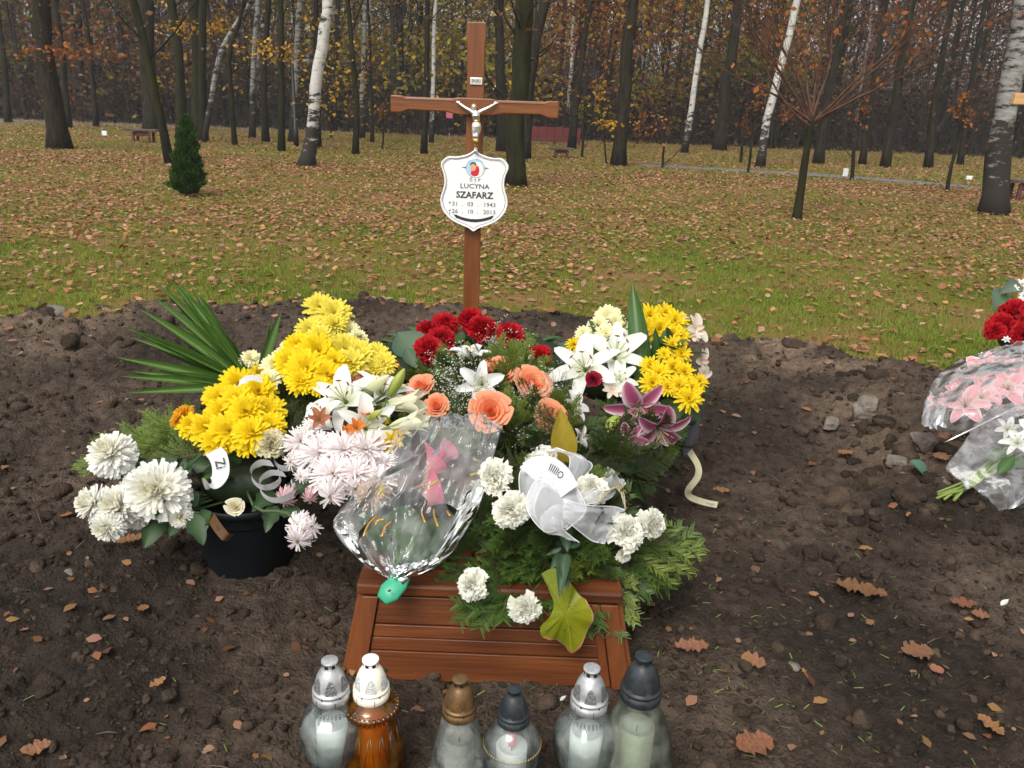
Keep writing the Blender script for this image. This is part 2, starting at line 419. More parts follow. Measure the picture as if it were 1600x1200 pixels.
for sd in range(5):
    for n, ylo, yhi, s0 in ((15500, 3.6, 17, .027), (22000, 14, 45, .040)):
        y = ylo*(yhi/ylo)**(RNG.random(n)**.75); x = (RNG.random(n)*2-1)*(.88*y+.8)
        yy = y+3.0*fbm(x*.35+11, y*.35, 3); k1 = sstep(5.5, 11.5, yy); k2 = sstep(15.5, 18.5, yy); k3 = sstep(19.5, 22.5, yy); p = .16+.6*np.clip(fbm(x*.9, y*.9+70, 3)*2, 0, .6)+k1*1.7-k2*1.3+k3*.7
        p = p*np.clip(.75+1.8*fbm(x*.5+20, y*.5, 4), .12, 1.3)*(1-.93*soil_mask(x, y)*np.where(y < edge_y(x)-.55, 1, .55))
        p = np.where((np.abs(y-np.interp(x, PX, PY)) < .5) & (x > PX[0]), p*.25, p)
        k = RNG.random(n) < p; x, y = x[k], y[k]; n = len(x)
        z = np.maximum(0, soil_full(x, y))+.012+.02*RNG.random(n)
        c = LEAFC[RNG.integers(0, 7, n)]*(.7+.6*RNG.random(n))[:, None]
        scatter(mb, leafshape_low(sd), np.stack([x, y, z], -1), (s0+.035*RNG.random(n))*1.15, c, .35)
tag(part('leaf_litter', mb, mat=M_litter), 'carpet of brown fallen leaves across the meadow', 'leaf litter', kind='stuff')
# small bits: needles, shreds of leaf on the dark soil
mb = MB()
for sd in range(4):
    n = 190
    y = .8*np.exp(RNG.random(n)*math.log(4.6/.8)); x = (RNG.random(n)*2-1)*(.75*y+.4)
    k = soil_mask(x, y) > .6; x, y = x[k], y[k]; n = len(x); z = soil_full(x, y)+.006
    c = LEAFC[RNG.integers(0, 7, n)]*(.35+.5*RNG.random(n))[:, None]
    scatter(mb, leafshape_low(sd+20), np.stack([x, y, z], -1), (.012+.028*RNG.random(n)**2)*(.7+.2*y), c, .4)
n = 420; x = RNG.normal(size=n)*.5+.35; y = 1.0+1.3*RNG.random(n); k = (soil_mask(x, y) > .6); x, y = x[k], y[k]; n = len(x)
V = np.array([(-.5, -.06, 0), (.5, -.05, 0), (.5, .05, .02), (-.5, .06, 0)])
scatter(mb, (V, np.array([(0, 1, 2, 3)])), np.stack([x, y, soil_full(x, y)+.004], -1), .012+.012*RNG.random(n), np.array([.14, .2, .05])*(.6+.9*RNG.random((n, 1))), .2)
for _ in range(70):
    y_ = .85*math.exp(random.random()*1.5); x_ = random.uniform(-1, 1)*(.75*y_+.3)
    if float(soil_mask(np.array([x_]), np.array([y_]))[0]) < .6: continue
    a_ = random.uniform(0, 6.28); l_ = random.uniform(.02, .07)*(.6+.25*y_); q_ = Vector((x_, y_, gz(x_, y_)+.006)); d_ = Vector((math.cos(a_), math.sin(a_), random.uniform(-.05, .2)))
    tube(mb, [q_, q_+d_*l_*.5+Vector((0, 0, .004)), q_+d_*l_+Vector((random.uniform(-.01, .01), 0, 0))], [.0016, .0014, .0008], 4, (.12, .09, .06))
tag(part('leaf_scraps', mb, mat=M_litter), 'scraps of dry leaf and green needles on the soil', 'leaf litter', kind='stuff')
# ================================================================== trees and woods
M_bark = mat('dark_bark', (.012, .009, .007), (.040, .031, .023), 6, stretch=(3, 3, .6), rough=.95, bump=1, bscale=14, spec=.15, c3=(.024, .021, .013))
M_moss = mat('mossy_bark', (.014, .011, .008), (.028, .029, .009), 4, stretch=(2, 2, .5), rough=.95, bump=1, bscale=14, spec=.15)
M_redtwig = mat('red_brown_bark', (.05, .025, .018), (.11, .055, .035), 12, rough=.9, spec=.2)
M_leafy = mat('autumn_leaf', None, attr=True, rough=.7, transl=.35, spec=.2)
M_wood_bark = mat('forest_bark', None, attr=True, rough=.95, spec=.1)
def birch_mat(name, ca, cb, sh=0):
    m = bpy.data.materials.new(name); m.use_nodes = True; n = m.node_tree.nodes; l = m.node_tree.links; b = n['Principled BSDF']
    tc = n.new('ShaderNodeTexCoord'); mp = n.new('ShaderNodeMapping'); mp.inputs['Scale'].default_value = (2.2, 2.2, 7)
    l.new(tc.outputs['Object'], mp.inputs[0]); nz = n.new('ShaderNodeTexNoise'); nz.inputs['Scale'].default_value = 1.6; nz.inputs['Detail'].default_value = 6; nz.inputs['Roughness'].default_value = .7
    l.new(mp.outputs[0], nz.inputs['Vector'])
    sp = n.new('ShaderNodeSeparateXYZ'); l.new(tc.outputs['Object'], sp.inputs[0])
    mr = n.new('ShaderNodeMapRange'); mr.inputs[1].default_value = .1; mr.inputs[2].default_value = 1.5; mr.inputs[3].default_value = -.22; mr.inputs[4].default_value = .03
    l.new(sp.outputs[2], mr.inputs[0]); ad = n.new('ShaderNodeMath'); l.new(nz.outputs[0], ad.inputs[0]); l.new(mr.outputs[0], ad.inputs[1])
    cr = n.new('ShaderNodeValToRGB'); l.new(ad.outputs[0], cr.inputs[0]); e = cr.color_ramp.elements
    e[0].position = .40+sh; e[0].color = (.03, .026, .022, 1); e[1].position = .47+sh; e[1].color = (*ca, 1)
    x = e.new(.7); x.color = (*cb, 1)
    l.new(cr.outputs[0], b.inputs['Base Color']); b.inputs['Roughness'].default_value = .85; b.inputs['Specular IOR Level'].default_value = .2
    bp = n.new('ShaderNodeBump'); bp.inputs['Strength'].default_value = .5; l.new(nz.outputs[0], bp.inputs['Height']); l.new(bp.outputs[0], b.inputs['Normal'])
    return m
M_birch = birch_mat('birch_bark', (.42, .41, .38), (.56, .55, .51)); M_birch2 = birch_mat('grey_birch_bark', (.20, .195, .18), (.33, .32, .30), .05)

def leafquads(mb, cen, size, cols, up=.2):
    n = len(cen); a = RNG.normal(size=(n, 3)); a[:, 2] *= .6; a /= np.linalg.norm(a, axis=1)[:, None]
    b = RNG.normal(size=(n, 3)); b -= a*(a*b).sum(1)[:, None]; b /= np.linalg.norm(b, axis=1)[:, None]
    s = size[:, None]
    V = np.stack([cen-a*s*.5, cen+b*s*.32, cen+a*s*.5, cen-b*s*.32], 1)
    i = np.arange(n)*4
    mb.add(V.reshape(-1, 3), np.stack([i, i+1, i+2, i+3], 1), np.repeat(cols, 4, 0))

def tree(name, label, path, r0, H, bark, leafcols, nlimb=9, first=.38, nleaf=500, leafsize=.09, seed=1, flare=1.5, group=None, limb_len=.28, sides=10, tuft=None, cat='tree', rtop=.25):
    """path: surveyed points along the visible trunk; it goes on to height H; limbs fork twice; leaves at the twigs"""
    rr = random.Random(seed); base = Vector(path[0]); base.z = 0
    t = thing(name, label, cat, base, group)
    pts = [Vector(p)-base for p in path]; pts[0].z = -.1
    d = (pts[-1]-pts[-2]).normalized()
    while pts[-1].z < H:
        d = (d*.85+Vector((rr.uniform(-.06, .06), rr.uniform(-.06, .06), .15))).normalized()
        pts.append(pts[-1]+d*max(H/12, .3))
    n = max(26, int(H*2.4)); sp = spline(pts, n)
    for i_ in range(2, n-1): sp[i_] = sp[i_]+Vector((math.sin(i_*1.1+seed)*.35+rr.uniform(-.4, .4), rr.uniform(-.4, .4), 0))*r0*.45
    k = lambda s: r0*((1-s)*(1-rtop)+rtop)+r0*(flare-1)*math.exp(-s*H/.28)
    rad = [k(i/(n-1)) for i in range(n)]
    mb = MB(); tube(mb, sp, rad, sides, wob=.09)
    tips = []
    def limb(p, dd, L, r, lev):
        m = 5; q = [p]; c = Vector(dd)
        for i in range(m):
            c = (c+Vector((rr.uniform(-.25, .25), rr.uniform(-.25, .25), rr.uniform(-.05, .22)))).normalized()
            q.append(q[-1]+c*L/m)
        tube(mb, q, [r*(1-.75*i/m) for i in range(m+1)], 5 if lev == 0 else 3, cap=False)
        if lev < 2:
            for _ in range(3 if lev == 0 else 2):
                i = rr.randint(1, m); nd = (c*.6+Vector((rr.uniform(-1, 1), rr.uniform(-1, 1), rr.uniform(-.2, .8)))).normalized()
                limb(q[i], nd, L*rr.uniform(.4, .65), r*.45, lev+1)
        else: tips.extend(q[2:])
        if lev: tips.append(q[-1])
    for j in range(nlimb):
        s = first+(1-first)*(j+rr.random())/nlimb; i = min(int(s*(n-1)), n-2)
        a = rr.random()*6.28; el = rr.uniform(.3, 1.1)
        limb(sp[i], (math.cos(a)*math.cos(el), math.sin(a)*math.cos(el), math.sin(el)), H*limb_len*(1.15-s)*rr.uniform(.7, 1.2), rad[i]*.42, 0)
    for j in range(0 if bark in (M_birch, M_birch2) else 5 if H > 8 else 2):      # thin low shoots
        i = min(n-3, max(2, int(rr.uniform(.10, .36)*n))); a = rr.random()*6.28
        limb(sp[i], (math.cos(a), math.sin(a)*.6, rr.uniform(.2, .9)), rr.uniform(.7, 1.9), min(.022, rad[i]*.3), 1)
    part('trunk', mb, t, T(base), bark)
    if nleaf and tips:
        tp = np.array([x[:] for x in tips]); c = tp[RNG.integers(0, len(tp), nleaf)]+RNG.normal(size=(nleaf, 3))*H*.022
        lc = np.array(leafcols)[RNG.integers(0, len(leafcols), nleaf)]*(.7+.6*RNG.random((nleaf, 1)))
        m2 = MB(); leafquads(m2, c, leafsize*(.7+.7*RNG.random(nleaf)), lc)
        if tuft:
            for (c0, rad0, cnt, cc) in tuft:
                c = np.array((Vector(c0)-base)[:])+RNG.normal(size=(cnt, 3))*np.array(rad0)
                leafquads(m2, c, leafsize*.8*(.7+.7*RNG.random(cnt)), np.array(cc)[RNG.integers(0, len(cc), cnt)]*(.7+.6*RNG.random((cnt, 1))))
        part('crown', m2, t, T(base), M_leafy)
    return t
RUST = [(.27, .090, .024), (.33, .13, .035), (.19, .065, .022)]
GOLD = [(.48, .25, .02), (.42, .20, .015), (.52, .32, .03)]
OCHRE = [(.34, .18, .022), (.38, .23, .026), (.25, .15, .024)]
OLIVE = [(.17, .16, .022), (.23, .20, .026), (.13, .12, .022)]
BROWN = [(.13, .075, .040), (.095, .058, .034), (.17, .092, .042)]
YEL = [(.38, .29, .03), (.30, .26, .035), (.44, .31, .03)]
def up(u, v, b): return Q(u, v, b.y)
TREES = [
 # base, other trunk points, width px, bark, leaves, label, options
 ((93, 232), [(78, 120), (62, 0)], 27, M_bark, RUST, 'thick dark oak leaning left at the far left edge of the meadow', dict(H=14)),
 ((237, 204), [(233, 110), (226, 0)], 23, M_bark, BROWN, 'broad dark trunk standing behind the low bench at the left', dict(H=15)),
 ((266, 256), [(240, 130), (222, 60), (207, 0)], 13, M_moss, BROWN, 'slim trunk leaning steeply left just behind the little conifer', dict(H=10, flare=1.2)),
 ((284, 212), [(280, 100), (268, 0)], 14, M_moss, GOLD, 'mossy trunk above the conifer, left of a thicker twin', dict(H=13)),
 ((309, 216), [(306, 100), (303, 0)], 17, M_moss, GOLD, 'thick mossy trunk rising straight above the conifer', dict(H=14)),
 ((317, 220), [(316, 110), (318, 0)], 12, M_moss, GOLD, 'mossy stem grown tight against the thick trunk above the conifer', dict(H=13)),
 ((318, 222), [(330, 150), (345, 85), (365, 45), (392, 0)], 8, M_birch2, YEL, 'thin grey birch bowed far to the right beside the conifer', dict(H=9, flare=1.2)),
 ((367, 227), [(361, 150), (359, 80), (372, 40)], 7, M_moss, BROWN, 'thin crooked mossy tree right of the bowed birch', dict(H=7, flare=1.3, first=.3)),
 ((394, 216), [(396, 110), (402, 0)], 8, M_birch2, OCHRE, 'faint grey birch between two thin dark stems at the left', dict(H=13)),
 ((415, 222), [(413, 110), (418, 0)], 9, M_bark, OCHRE, 'dark twiggy tree behind the spray of golden leaves', dict(H=12, first=.25)),
 ((440, 236), [(439, 110), (438, 0)], 9, M_moss, GOLD, 'straight dark pole-like tree crossing the golden leaves', dict(H=12)),
 ((456, 222), [(462, 110), (470, 0)], 9, M_birch2, OCHRE, 'narrow birch right behind the street lamp', dict(H=13)),
 ((478, 260), [(486, 205), (496, 130), (505, 60), (510, 0)], 19, M_birch, YEL, 'stout white birch with curved trunk left of the cross', dict(H=13, flare=1.9)),
 ((497, 231), [(495, 110), (493, 0)], 8, M_bark, YEL, 'thin dark stem hidden partly by the stout white birch', dict(H=12)),
 ((555, 241), [(557, 150), (548, 70), (543, 0)], 8, M_moss, OCHRE, 'mossy young tree forking low between birch and cross', dict(H=9, first=.22, limb_len=.35)),
 ((566, 216), [(567, 110), (570, 0)], 7, M_birch2, OCHRE, 'pale birch directly right of the forked mossy tree', dict(H=13)),
 ((633, 200), [(633, 110), (642, 0)], 6, M_birch2, OLIVE, 'far thin birch above the left arm of the cross', dict(H=13)),
 ((662, 241), [(666, 110), (669, 0)], 8, M_bark, OLIVE, 'slender dark tree whose foot shows left of the cross post', dict(H=12)),
 ((674, 223), [(677, 110), (681, 0)], 6, M_birch, YEL, 'thin white birch next to the cross post, left', dict(H=13)),
 ((785, 237), [(783, 110), (780, 0)], 15, M_bark, OCHRE, 'dark trunk right behind the upper cross post', dict(H=14)),
 ((806, 291), [(808, 200), (812, 110), (822, 0)], 30, M_moss, BROWN, 'biggest mossy trunk, standing close behind the name plate', dict(H=14, flare=1.25)),
 ((818, 249), [(826, 150), (838, 60), (852, 0)], 17, M_bark, RUST, 'dark trunk leaning right out of the biggest mossy trunk', dict(H=13)),
 ((887, 216), [(889, 150), (895, 60)], 6, M_birch, OCHRE, 'short stretch of white birch above the red panel', dict(H=12)),
 ((893, 232), [(903, 130), (914, 60), (925, 0)], 10, M_bark, RUST, 'dark tree with rusty leaves at the end of the red panel', dict(H=11, first=.28, nleaf=900)),
 ((967, 259), [(974, 150), (983, 60), (990, 0)], 20, M_bark, OCHRE, 'solid dark trunk standing alone right of the cross', dict(H=14)),
 ((1069, 239), [(1084, 140), (1097, 60), (1106, 0)], 9, M_birch, OLIVE, 'white birch leaning right, left one of the two on the right', dict(H=13)),
 ((1124, 235), [(1131, 160), (1140, 90), (1155, 0)], 17, M_bark, OLIVE, 'forking dark tree between the two leaning birches', dict(H=12, first=.26, limb_len=.34)),
 ((1187, 261), [(1203, 170), (1226, 80), (1246, 0)], 12, M_birch, RUST, 'white birch leaning right, behind the bare sapling', dict(H=13)),
 ((1205, 232), [(1208, 110), (1215, 0)], 7, M_bark, RUST, 'thin dark tree with orange leaves between birch and sapling', dict(H=11, first=.25, nleaf=900)),
 ((1279, 256), [(1290, 170), (1312, 60)], 13, M_bark, BROWN, 'dark trunk just behind the fork of the bare sapling', dict(H=12)),
 ((1347, 258), [(1362, 150), (1385, 0)], 9, M_bark, BROWN, 'thin forest-edge tree at the right, over the white post', dict(H=12, first=.25)),
 ((1383, 262), [(1400, 150), (1425, 0)], 12, M_bark, BROWN, 'dark forest-edge tree above the path at the right', dict(H=13)),
 ((1500, 258), [(1515, 150), (1540, 0)], 8, M_bark, OLIVE, 'slim leaning trunk at the forest edge left of the rough birch', dict(H=12)),
 ((1553, 334), [(1562, 230), (1580, 120), (1598, 30)], 33, M_birch2, YEL, 'massive rough birch with dark furrowed foot at the right edge', dict(H=13, flare=1.5)),
 ((150, 198), [(143, 100), (128, 0)], 7, M_bark, OLIVE, 'thin dark tree near the white marker at the left', dict(H=12, first=.3)),
 ((106, 200), [(98, 100), (86, 0)], 10, M_bark, BROWN, 'dark trunk just right of the leaning oak', dict(H=13)),
 ((13, 192), [(5, 90), (-8, 0)], 8, M_bark, OLIVE, 'forest-edge tree in the far left corner', dict(H=12, first=.3)),
 ((582, 222), [(580, 140), (578, 60)], 5, M_bark, RUST, 'thin twiggy stem with rusty leaves right of the pale birch', dict(H=7, first=.2)),
 ((1450, 262), [(1463, 150), (1485, 20)], 10, M_bark, BROWN, 'dark trunk in the bare thicket left of the leaning trunk', dict(H=12, first=.3)),
]
sd = 100
for (b, pts, w, bark, lv, label, o) in TREES:
    base = P(*b); o = dict(o); H = o.pop('H'); o.setdefault('nleaf', 420); sd += 1
    path = [base]+[up(u, v, base) for u, v in pts]
    r0 = .5*w*mpp(base)*1.05
    nm = 'birch_tree' if bark in (M_birch, M_birch2) else 'dark_tree'
    far = base.y
    tf = None
    if label.startswith('thick mossy trunk'): tf = [(Q(300, 45, base.y-.6), (.45, .3, .13), 150, GOLD), (Q(338, 42, base.y-.5), (.25, .3, .12), 80, GOLD)]
    if label.startswith('straight dark pole'): tf = [(Q(412, 78, base.y), (.3, .3, .13), 110, GOLD), (Q(450, 88, base.y), (.2, .3, .10), 50, GOLD)]
    if label.startswith('thick dark oak'): tf = [(Q(85, 82, base.y), (.6, .4, .12), 220, RUST), (Q(130, 75, base.y), (.4, .4, .2), 120, RUST)]
    if label.startswith('solid dark trunk'): tf = [(Q(955, 193, base.y), (.22, .2, .05), 50, GOLD), (Q(1005, 190, base.y), (.3, .3, .25), 120, RUST)]
    if label.startswith('stout white birch'): tf = [(Q(520, 110, base.y+5), (.5, .5, .9), 300, GOLD)]
    if label.startswith('dark tree with rusty'): tf = [(Q(890, 70, base.y), (.9, .5, .4), 420, RUST), (Q(930, 30, base.y), (.9, .5, .5), 420, RUST)]
    if label.startswith('thin dark tree with orange'): tf = [(Q(1205, 40, base.y), (.9, .5, .6), 500, RUST), (Q(1235, 180, base.y), (.6, .5, .2), 260, RUST)]
    tree(nm, label, path, r0, H, bark, lv, seed=sd, tuft=tf, leafsize=.085+.0016*far, **o)

# ---- small saplings on the meadow
SAP = [((1480, 300), (1492, 232), 6, RUST, 'young staked sapling with reddish leaves beside the path', 150),
       ((910, 247), (911, 210), 4, OLIVE, 'tiny sapling standing right of the small red bench', 60),
       ((949, 257), (942, 200), 3, GOLD, 'wispy yellow sapling left of the lone dark trunk', 80),
       ((1035, 262), (1037, 230), 4, BROWN, 'tiny bare sapling between lone trunk and leaning birch', 50),
       ((1169, 270), (1177, 205), 4, RUST, 'tiny sapling at the near side of the path by the birch foot', 130),
       ((1331, 281), (1336, 225), 6, RUST, 'short sapling beside the white post at the path', 90),
       ((597, 234), (599, 205), 4, RUST, 'tiny sapling with rusty leaves left of the cross arm', 90),
       ((517, 216), (517, 190), 4, BROWN, 'little bare stem right of the stout birch foot', 20),
       ((1157, 255), (1160, 225), 5, RUST, 'stubby sapling with red leaves beyond the path', 90)]
for (b, tpx, w, lv, label, nl) in SAP:
    base = P(*b); tp = Q(tpx[0], tpx[1], base.y); sd += 1
    tree('sapling', label, [base, tp], .5*w*mpp(base), tp.z*1.7+.2, M_bark, lv, nlimb=9, first=.4, nleaf=nl, leafsize=.07, seed=sd, flare=1.1, limb_len=.34, sides=6, cat='sapling')
# bare sapling with upswept broom of branches in the middle distance
base = P(1245, 343); b2 = Q(1258, 250, base.y); b3 = Q(1270, 182, base.y)
t = thing('broom_sapling', 'bare young tree with upswept reddish branches on the right of the meadow', 'tree', base)
mb = MB(); tube(mb, spline([base-Vector((0, 0, .05)), b2, b3], 10), [.056*(1-.045*i)+.02*math.exp(-i) for i in range(10)], 9, wob=.1)
tw = MB(); rr = random.Random(4); tips = []
for j in range(15):
    a = rr.uniform(-1, 1); L = rr.uniform(1.4, 2.6); d = Vector((a*1.25+.3, rr.uniform(-.5, .5), rr.uniform(.4, 1))).normalized(); q = [b3-Vector((0, 0, rr.uniform(0, .12)))]
    for i in range(8):
        d = (d+Vector((rr.uniform(-.24, .24), rr.uniform(-.2, .2), rr.uniform(-.1, .16)))).normalized(); q.append(q[-1]+d*L/8)
    tube(tw, q, [.018*(1-.11*i) for i in range(9)], 5, cap=False)
    for k in range(13):
        p = q[rr.randint(2, 8)]; e = (d*.7+Vector((rr.uniform(-.8, .8), rr.uniform(-.6, .6), rr.uniform(0, .6)))).normalized(); LL = rr.uniform(.25, .7)
        z = [p, p+e*LL*.5, p+(e+Vector((0, 0, .25)))*LL]; tube(tw, z, [.007, .005, .002], 3, cap=False); tips += z[1:]
part('trunk', mb, t, mat=M_moss); part('branches', tw, t, mat=M_redtwig)
tp = np.array([x[:] for x in tips]); c = tp[RNG.integers(0, len(tp), 230)]+RNG.normal(size=(230, 3))*.05
m2 = MB(); leafquads(m2, c, .06+.05*RNG.random(230), np.array(RUST)[RNG.integers(0, 3, 230)]*1.2); part('crown', m2, t, mat=M_leafy)

# ---- little conifer
base = P(294, 306); top = Q(290, 180, base.y)
t = thing('conifer', 'small dense dark green conifer on the leafy meadow', 'conifer', base)
mb = MB(); tube(mb, [base-Vector((0, 0, .05)), base+Vector((0, 0, .25)), top-Vector((0, 0, .3))], [.03, .025, .008], 7); part('trunk', mb, t, mat=M_bark)
Hc = top.z; n = 11000
s = RNG.random(n)**1.25; a = RNG.random(n)*6.283
prof = .185*np.clip(np.minimum(1, (s+.03)/.16), 0, 1)**.6*(1-s)**.62
k_ = 1+.22*np.sin(a*5+s*19)+.18*np.sin(a*3-s*31)+.12*np.sin(a*9+s*57)
r = prof*k_*(.55+.5*RNG.random(n)**.5)
p = np.stack([base.x+(top.x-base.x)*s+r*np.cos(a), base.y+r*np.sin(a), .03+s*(Hc-.05)], -1)
out = np.stack([np.cos(a), np.sin(a), 1.1+.8*s], -1)+RNG.normal(size=(n, 3))*.35; out /= np.linalg.norm(out, axis=1)[:, None]
sd_ = np.cross(out, RNG.normal(size=(n, 3))); sd_ /= np.linalg.norm(sd_, axis=1)[:, None]
L = (.022+.04*RNG.random(n))[:, None]
V = np.stack([p, p+out*L*.5+sd_*L*.22, p+out*L, p+out*L*.5-sd_*L*.22], 1); i = np.arange(n)*4
tt = RNG.random((n, 1)); mb = MB(); mb.add(V.reshape(-1, 3), np.stack([i, i+1, i+2, i+3], 1), np.repeat(np.array([.016, .045, .010])*(1-tt)+np.array([.07, .14, .022])*tt, 4, 0))
part('crown', mb, t, mat=M_leafy)

# ---- the wood beyond: a mass of stems, twigs and late leaves
mb = MB(); rr = random.Random(9)
for j in range(330):
    y = 36+44*rr.random()**1.1; x = rr.uniform(-1, 1)*(.74*y+6); H = rr.uniform(9, 17); r = rr.uniform(.05, .17)
    ln = Vector((rr.uniform(-.08, .08), 0, 1)); q = [Vector((x, y, -.1))+ln*(H*i/5)+Vector((rr.uniform(-.12, .12)*i*.5, 0, 0)) for i in range(6)]
    c = np.array((.34, .33, .31)) if rr.random() < .10 else np.array(((.03, .024, .019), (.04, .032, .025), (.022, .019, .015))[rr.randint(0, 2)])
    tube(mb, q, [r*(1-.14*i) for i in range(6)], 5, c, cap=False)
    for k in range(10):
        s = rr.uniform(.15, 1); i = min(int(s*5), 4); p = q[i].lerp(q[i+1], s*5-i); d = Vector((rr.uniform(-1, 1), rr.uniform(-.6, .6), rr.uniform(.2, 1.2))).normalized(); L = rr.uniform(.8, 3.2)
        tube(mb, [p, p+d*L*.5, p+d*L+Vector((0, 0, L*.15))], [r*.32, r*.2, .01], 3, c*.9, cap=False)
tag(part('forest_trunks', mb, mat=M_wood_bark), 'mass of thin trunks and boughs in the wood beyond', 'forest', kind='stuff')
BANDS = [(-800, 120, RUST+OLIVE+BROWN), (120, 260, OLIVE+RUST+BROWN), (260, 440, OCHRE+BROWN+BROWN), (440, 640, YEL+OCHRE+OLIVE), (640, 800, OCHRE+YEL+OLIVE), (800, 1010, RUST+OCHRE+YEL), (1010, 1110, OLIVE+OCHRE+RUST), (1110, 1250, YEL+OLIVE+RUST), (1250, 2600, BROWN+BROWN+RUST)]
mb = MB()
for j in range(2900):
    y = 35+38*rr.random(); x = rr.uniform(-1, 1)*(.74*y+5); u = 800+x/y*FPX*1.02+rr.uniform(-60, 60)
    z = .8+13*rr.random()**1.25; cols = next(b[2] for b in BANDS if b[0] <= u < b[1]); cols = [cols[rr.randint(0, len(cols)-1)]]*2+[cols[rr.randint(0, len(cols)-1)]]
    n = rr.randint(60, 130) if u < 1250 else rr.randint(45, 100); s = rr.uniform(.5, 1.3)
    c = np.array((x, y, z))+RNG.normal(size=(n, 3))*np.array((s*1.2, s, s*.55))
    c[:, 2] = np.abs(c[:, 2])+.05
    leafquads(mb, c, .14+.18*RNG.random(n), np.array(cols)[RNG.integers(0, 3, n)]*(.55+.7*RNG.random((n, 1))))
for j in range(1050):        # deep, dense rear of the wood
    y = 62+26*rr.random(); x = rr.uniform(-1, 1)*(.74*y+6); u = 800+x/y*FPX*1.02; gap = 520 < u < 1130
    z = rr.random()**(1.5 if gap else 1.1)*(15 if gap else 19); n = 80; s = rr.uniform(.9, 2.0)
    cols = next(b[2] for b in BANDS if b[0] <= u < b[1]); cols = [cols[rr.randint(0, len(cols)-1)], BROWN[0], BROWN[1]]
    c = np.array((x, y, z))+RNG.normal(size=(n, 3))*np.array((s*1.3, s, s*.8)); c[:, 2] = np.abs(c[:, 2])
    leafquads(mb, c, .22+.25*RNG.random(n), np.array(cols)[RNG.integers(0, 3, n)]*(.35+.5*RNG.random((n, 1))))
tag(part('forest_foliage', mb, mat=M_leafy), 'late orange, yellow and olive leaves of the wood beyond', 'forest', kind='stuff')
# dark undergrowth along the edge of the wood
mb = MB()
n = 70000; y = 35+30*RNG.random(n); x = (RNG.random(n)*2-1)*(.74*y+5); z = 2.6*RNG.random(n)**1.5
leafquads(mb, np.stack([x, y, z], -1), 0.10+.2*RNG.random(n), np.array(BROWN+[(.03, .025, .02), (.02, .018, .015), (.028, .03, .02)])[RNG.integers(0, 6, n)]*.6)
n = 12000; y = 35+25*RNG.random(n); x = (RNG.random(n)*2-1)*(.74*y+5); h = 1+3.2*RNG.random(n); w = .012+.02*RNG.random(n); lx = RNG.normal(size=n)*.35
V = np.stack([np.stack([x-w, y, h*0], -1), np.stack([x+w, y, h*0], -1), np.stack([x+lx*h, y+.2, h], -1)], 1); i = np.arange(n)*3
mb.add(V.reshape(-1, 3), np.stack([i, i+1, i+2], 1), np.array([.04, .03, .024]))
n = 60000; y = 33+42*RNG.random(n); x = (RNG.random(n)*2-1)*(.74*y+5); z = 1+14*RNG.random(n); w = .007+.012*RNG.random(n); d = RNG.normal(size=(n, 3))*np.array([.5, .3, .4]); d[:, 2] = np.abs(d[:, 2])+.1; L = (.6+1.8*RNG.random(n))[:, None]
p = np.stack([x, y, z], -1); sw = np.stack([w, w*0, -w], -1); e = p+d*L
V = np.stack([p-sw, p+sw, e], 1); i = np.arange(n)*3
mb.add(V.reshape(-1, 3), np.stack([i, i+1, i+2], 1), np.repeat(np.array([.055, .042, .034])*(.5+RNG.random((n, 1))), 3, 0))
tag(part('undergrowth', mb, mat=M_leafy), 'dark brown tangle of undergrowth along the foot of the wood', 'undergrowth', kind='stuff')

# ---- damp autumn air
lo, hi = Vector((-130, -12, -1.2)), Vector((130, 130, 21))
mb = MB(); box(mb, (lo+hi)/2, hi-lo)
hz = part('haze', mb.mesh('haze', None, False)); tag(hz, 'thin damp autumn haze between the trees', 'haze', kind='stuff')
m = bpy.data.materials.new('haze'); m.use_nodes = True; nn = m.node_tree.nodes; nn.remove(nn['Principled BSDF'])
pv = nn.new('ShaderNodeVolumePrincipled'); pv.inputs['Color'].default_value = (.80, .84, .90, 1); pv.inputs['Density'].default_value = .0012; pv.inputs['Anisotropy'].default_value = .1
m.node_tree.links.new(pv.outputs[0], nn['Material Output'].inputs['Volume']); hz.data.materials.append(m)
# ================================================================== flower and leaf shapes (unit size, axis +Z, or along +X)
def petal(L, W, e, bend, n=5, m=3, cup=.2, prof=None, twist=0, ruffle=0, flare=0, tipw=.05):
    prof = prof or (lambda s: max(tipw, math.sin(math.pi*min(1, .08+.92*s)**.75)**.8) if s < 1 else tipw)
    V = []; x = z = 0.0; rr = random
    for i in range(n):
        s = i/(n-1); a = e+bend*s-flare*max(0, (s-.65)/.35)**1.5
        if i: x += math.cos(a)*L/(n-1); z += math.sin(a)*L/(n-1)
        w = W*prof(s)*.5
        for j in range(m):
            t = 2*j/(m-1)-1 if m > 1 else 0
            lift = cup*w*(t*t)+(rr.uniform(-1, 1)*ruffle*s*s if ruffle else 0)
            y = t*w; nx, nz = -math.sin(a), math.cos(a)
            V.append((x+nx*lift+(rr.uniform(-1, 1)*ruffle*.5*s*s if ruffle else 0), y+twist*s*lift, z+nz*lift))
    return np.array(V), grid_faces(n, m)
def rotz(V, a, r0=0, z0=0):
    c, s = math.cos(a), math.sin(a); V = V+np.array([r0, 0, z0])
    return np.stack([V[:, 0]*c-V[:, 1]*s, V[:, 0]*s+V[:, 1]*c, V[:, 2]], -1)
def jit(c, a=.06): 
    k = 1+random.uniform(-a, a); return tuple(x*k for x in c)
U = random.uniform
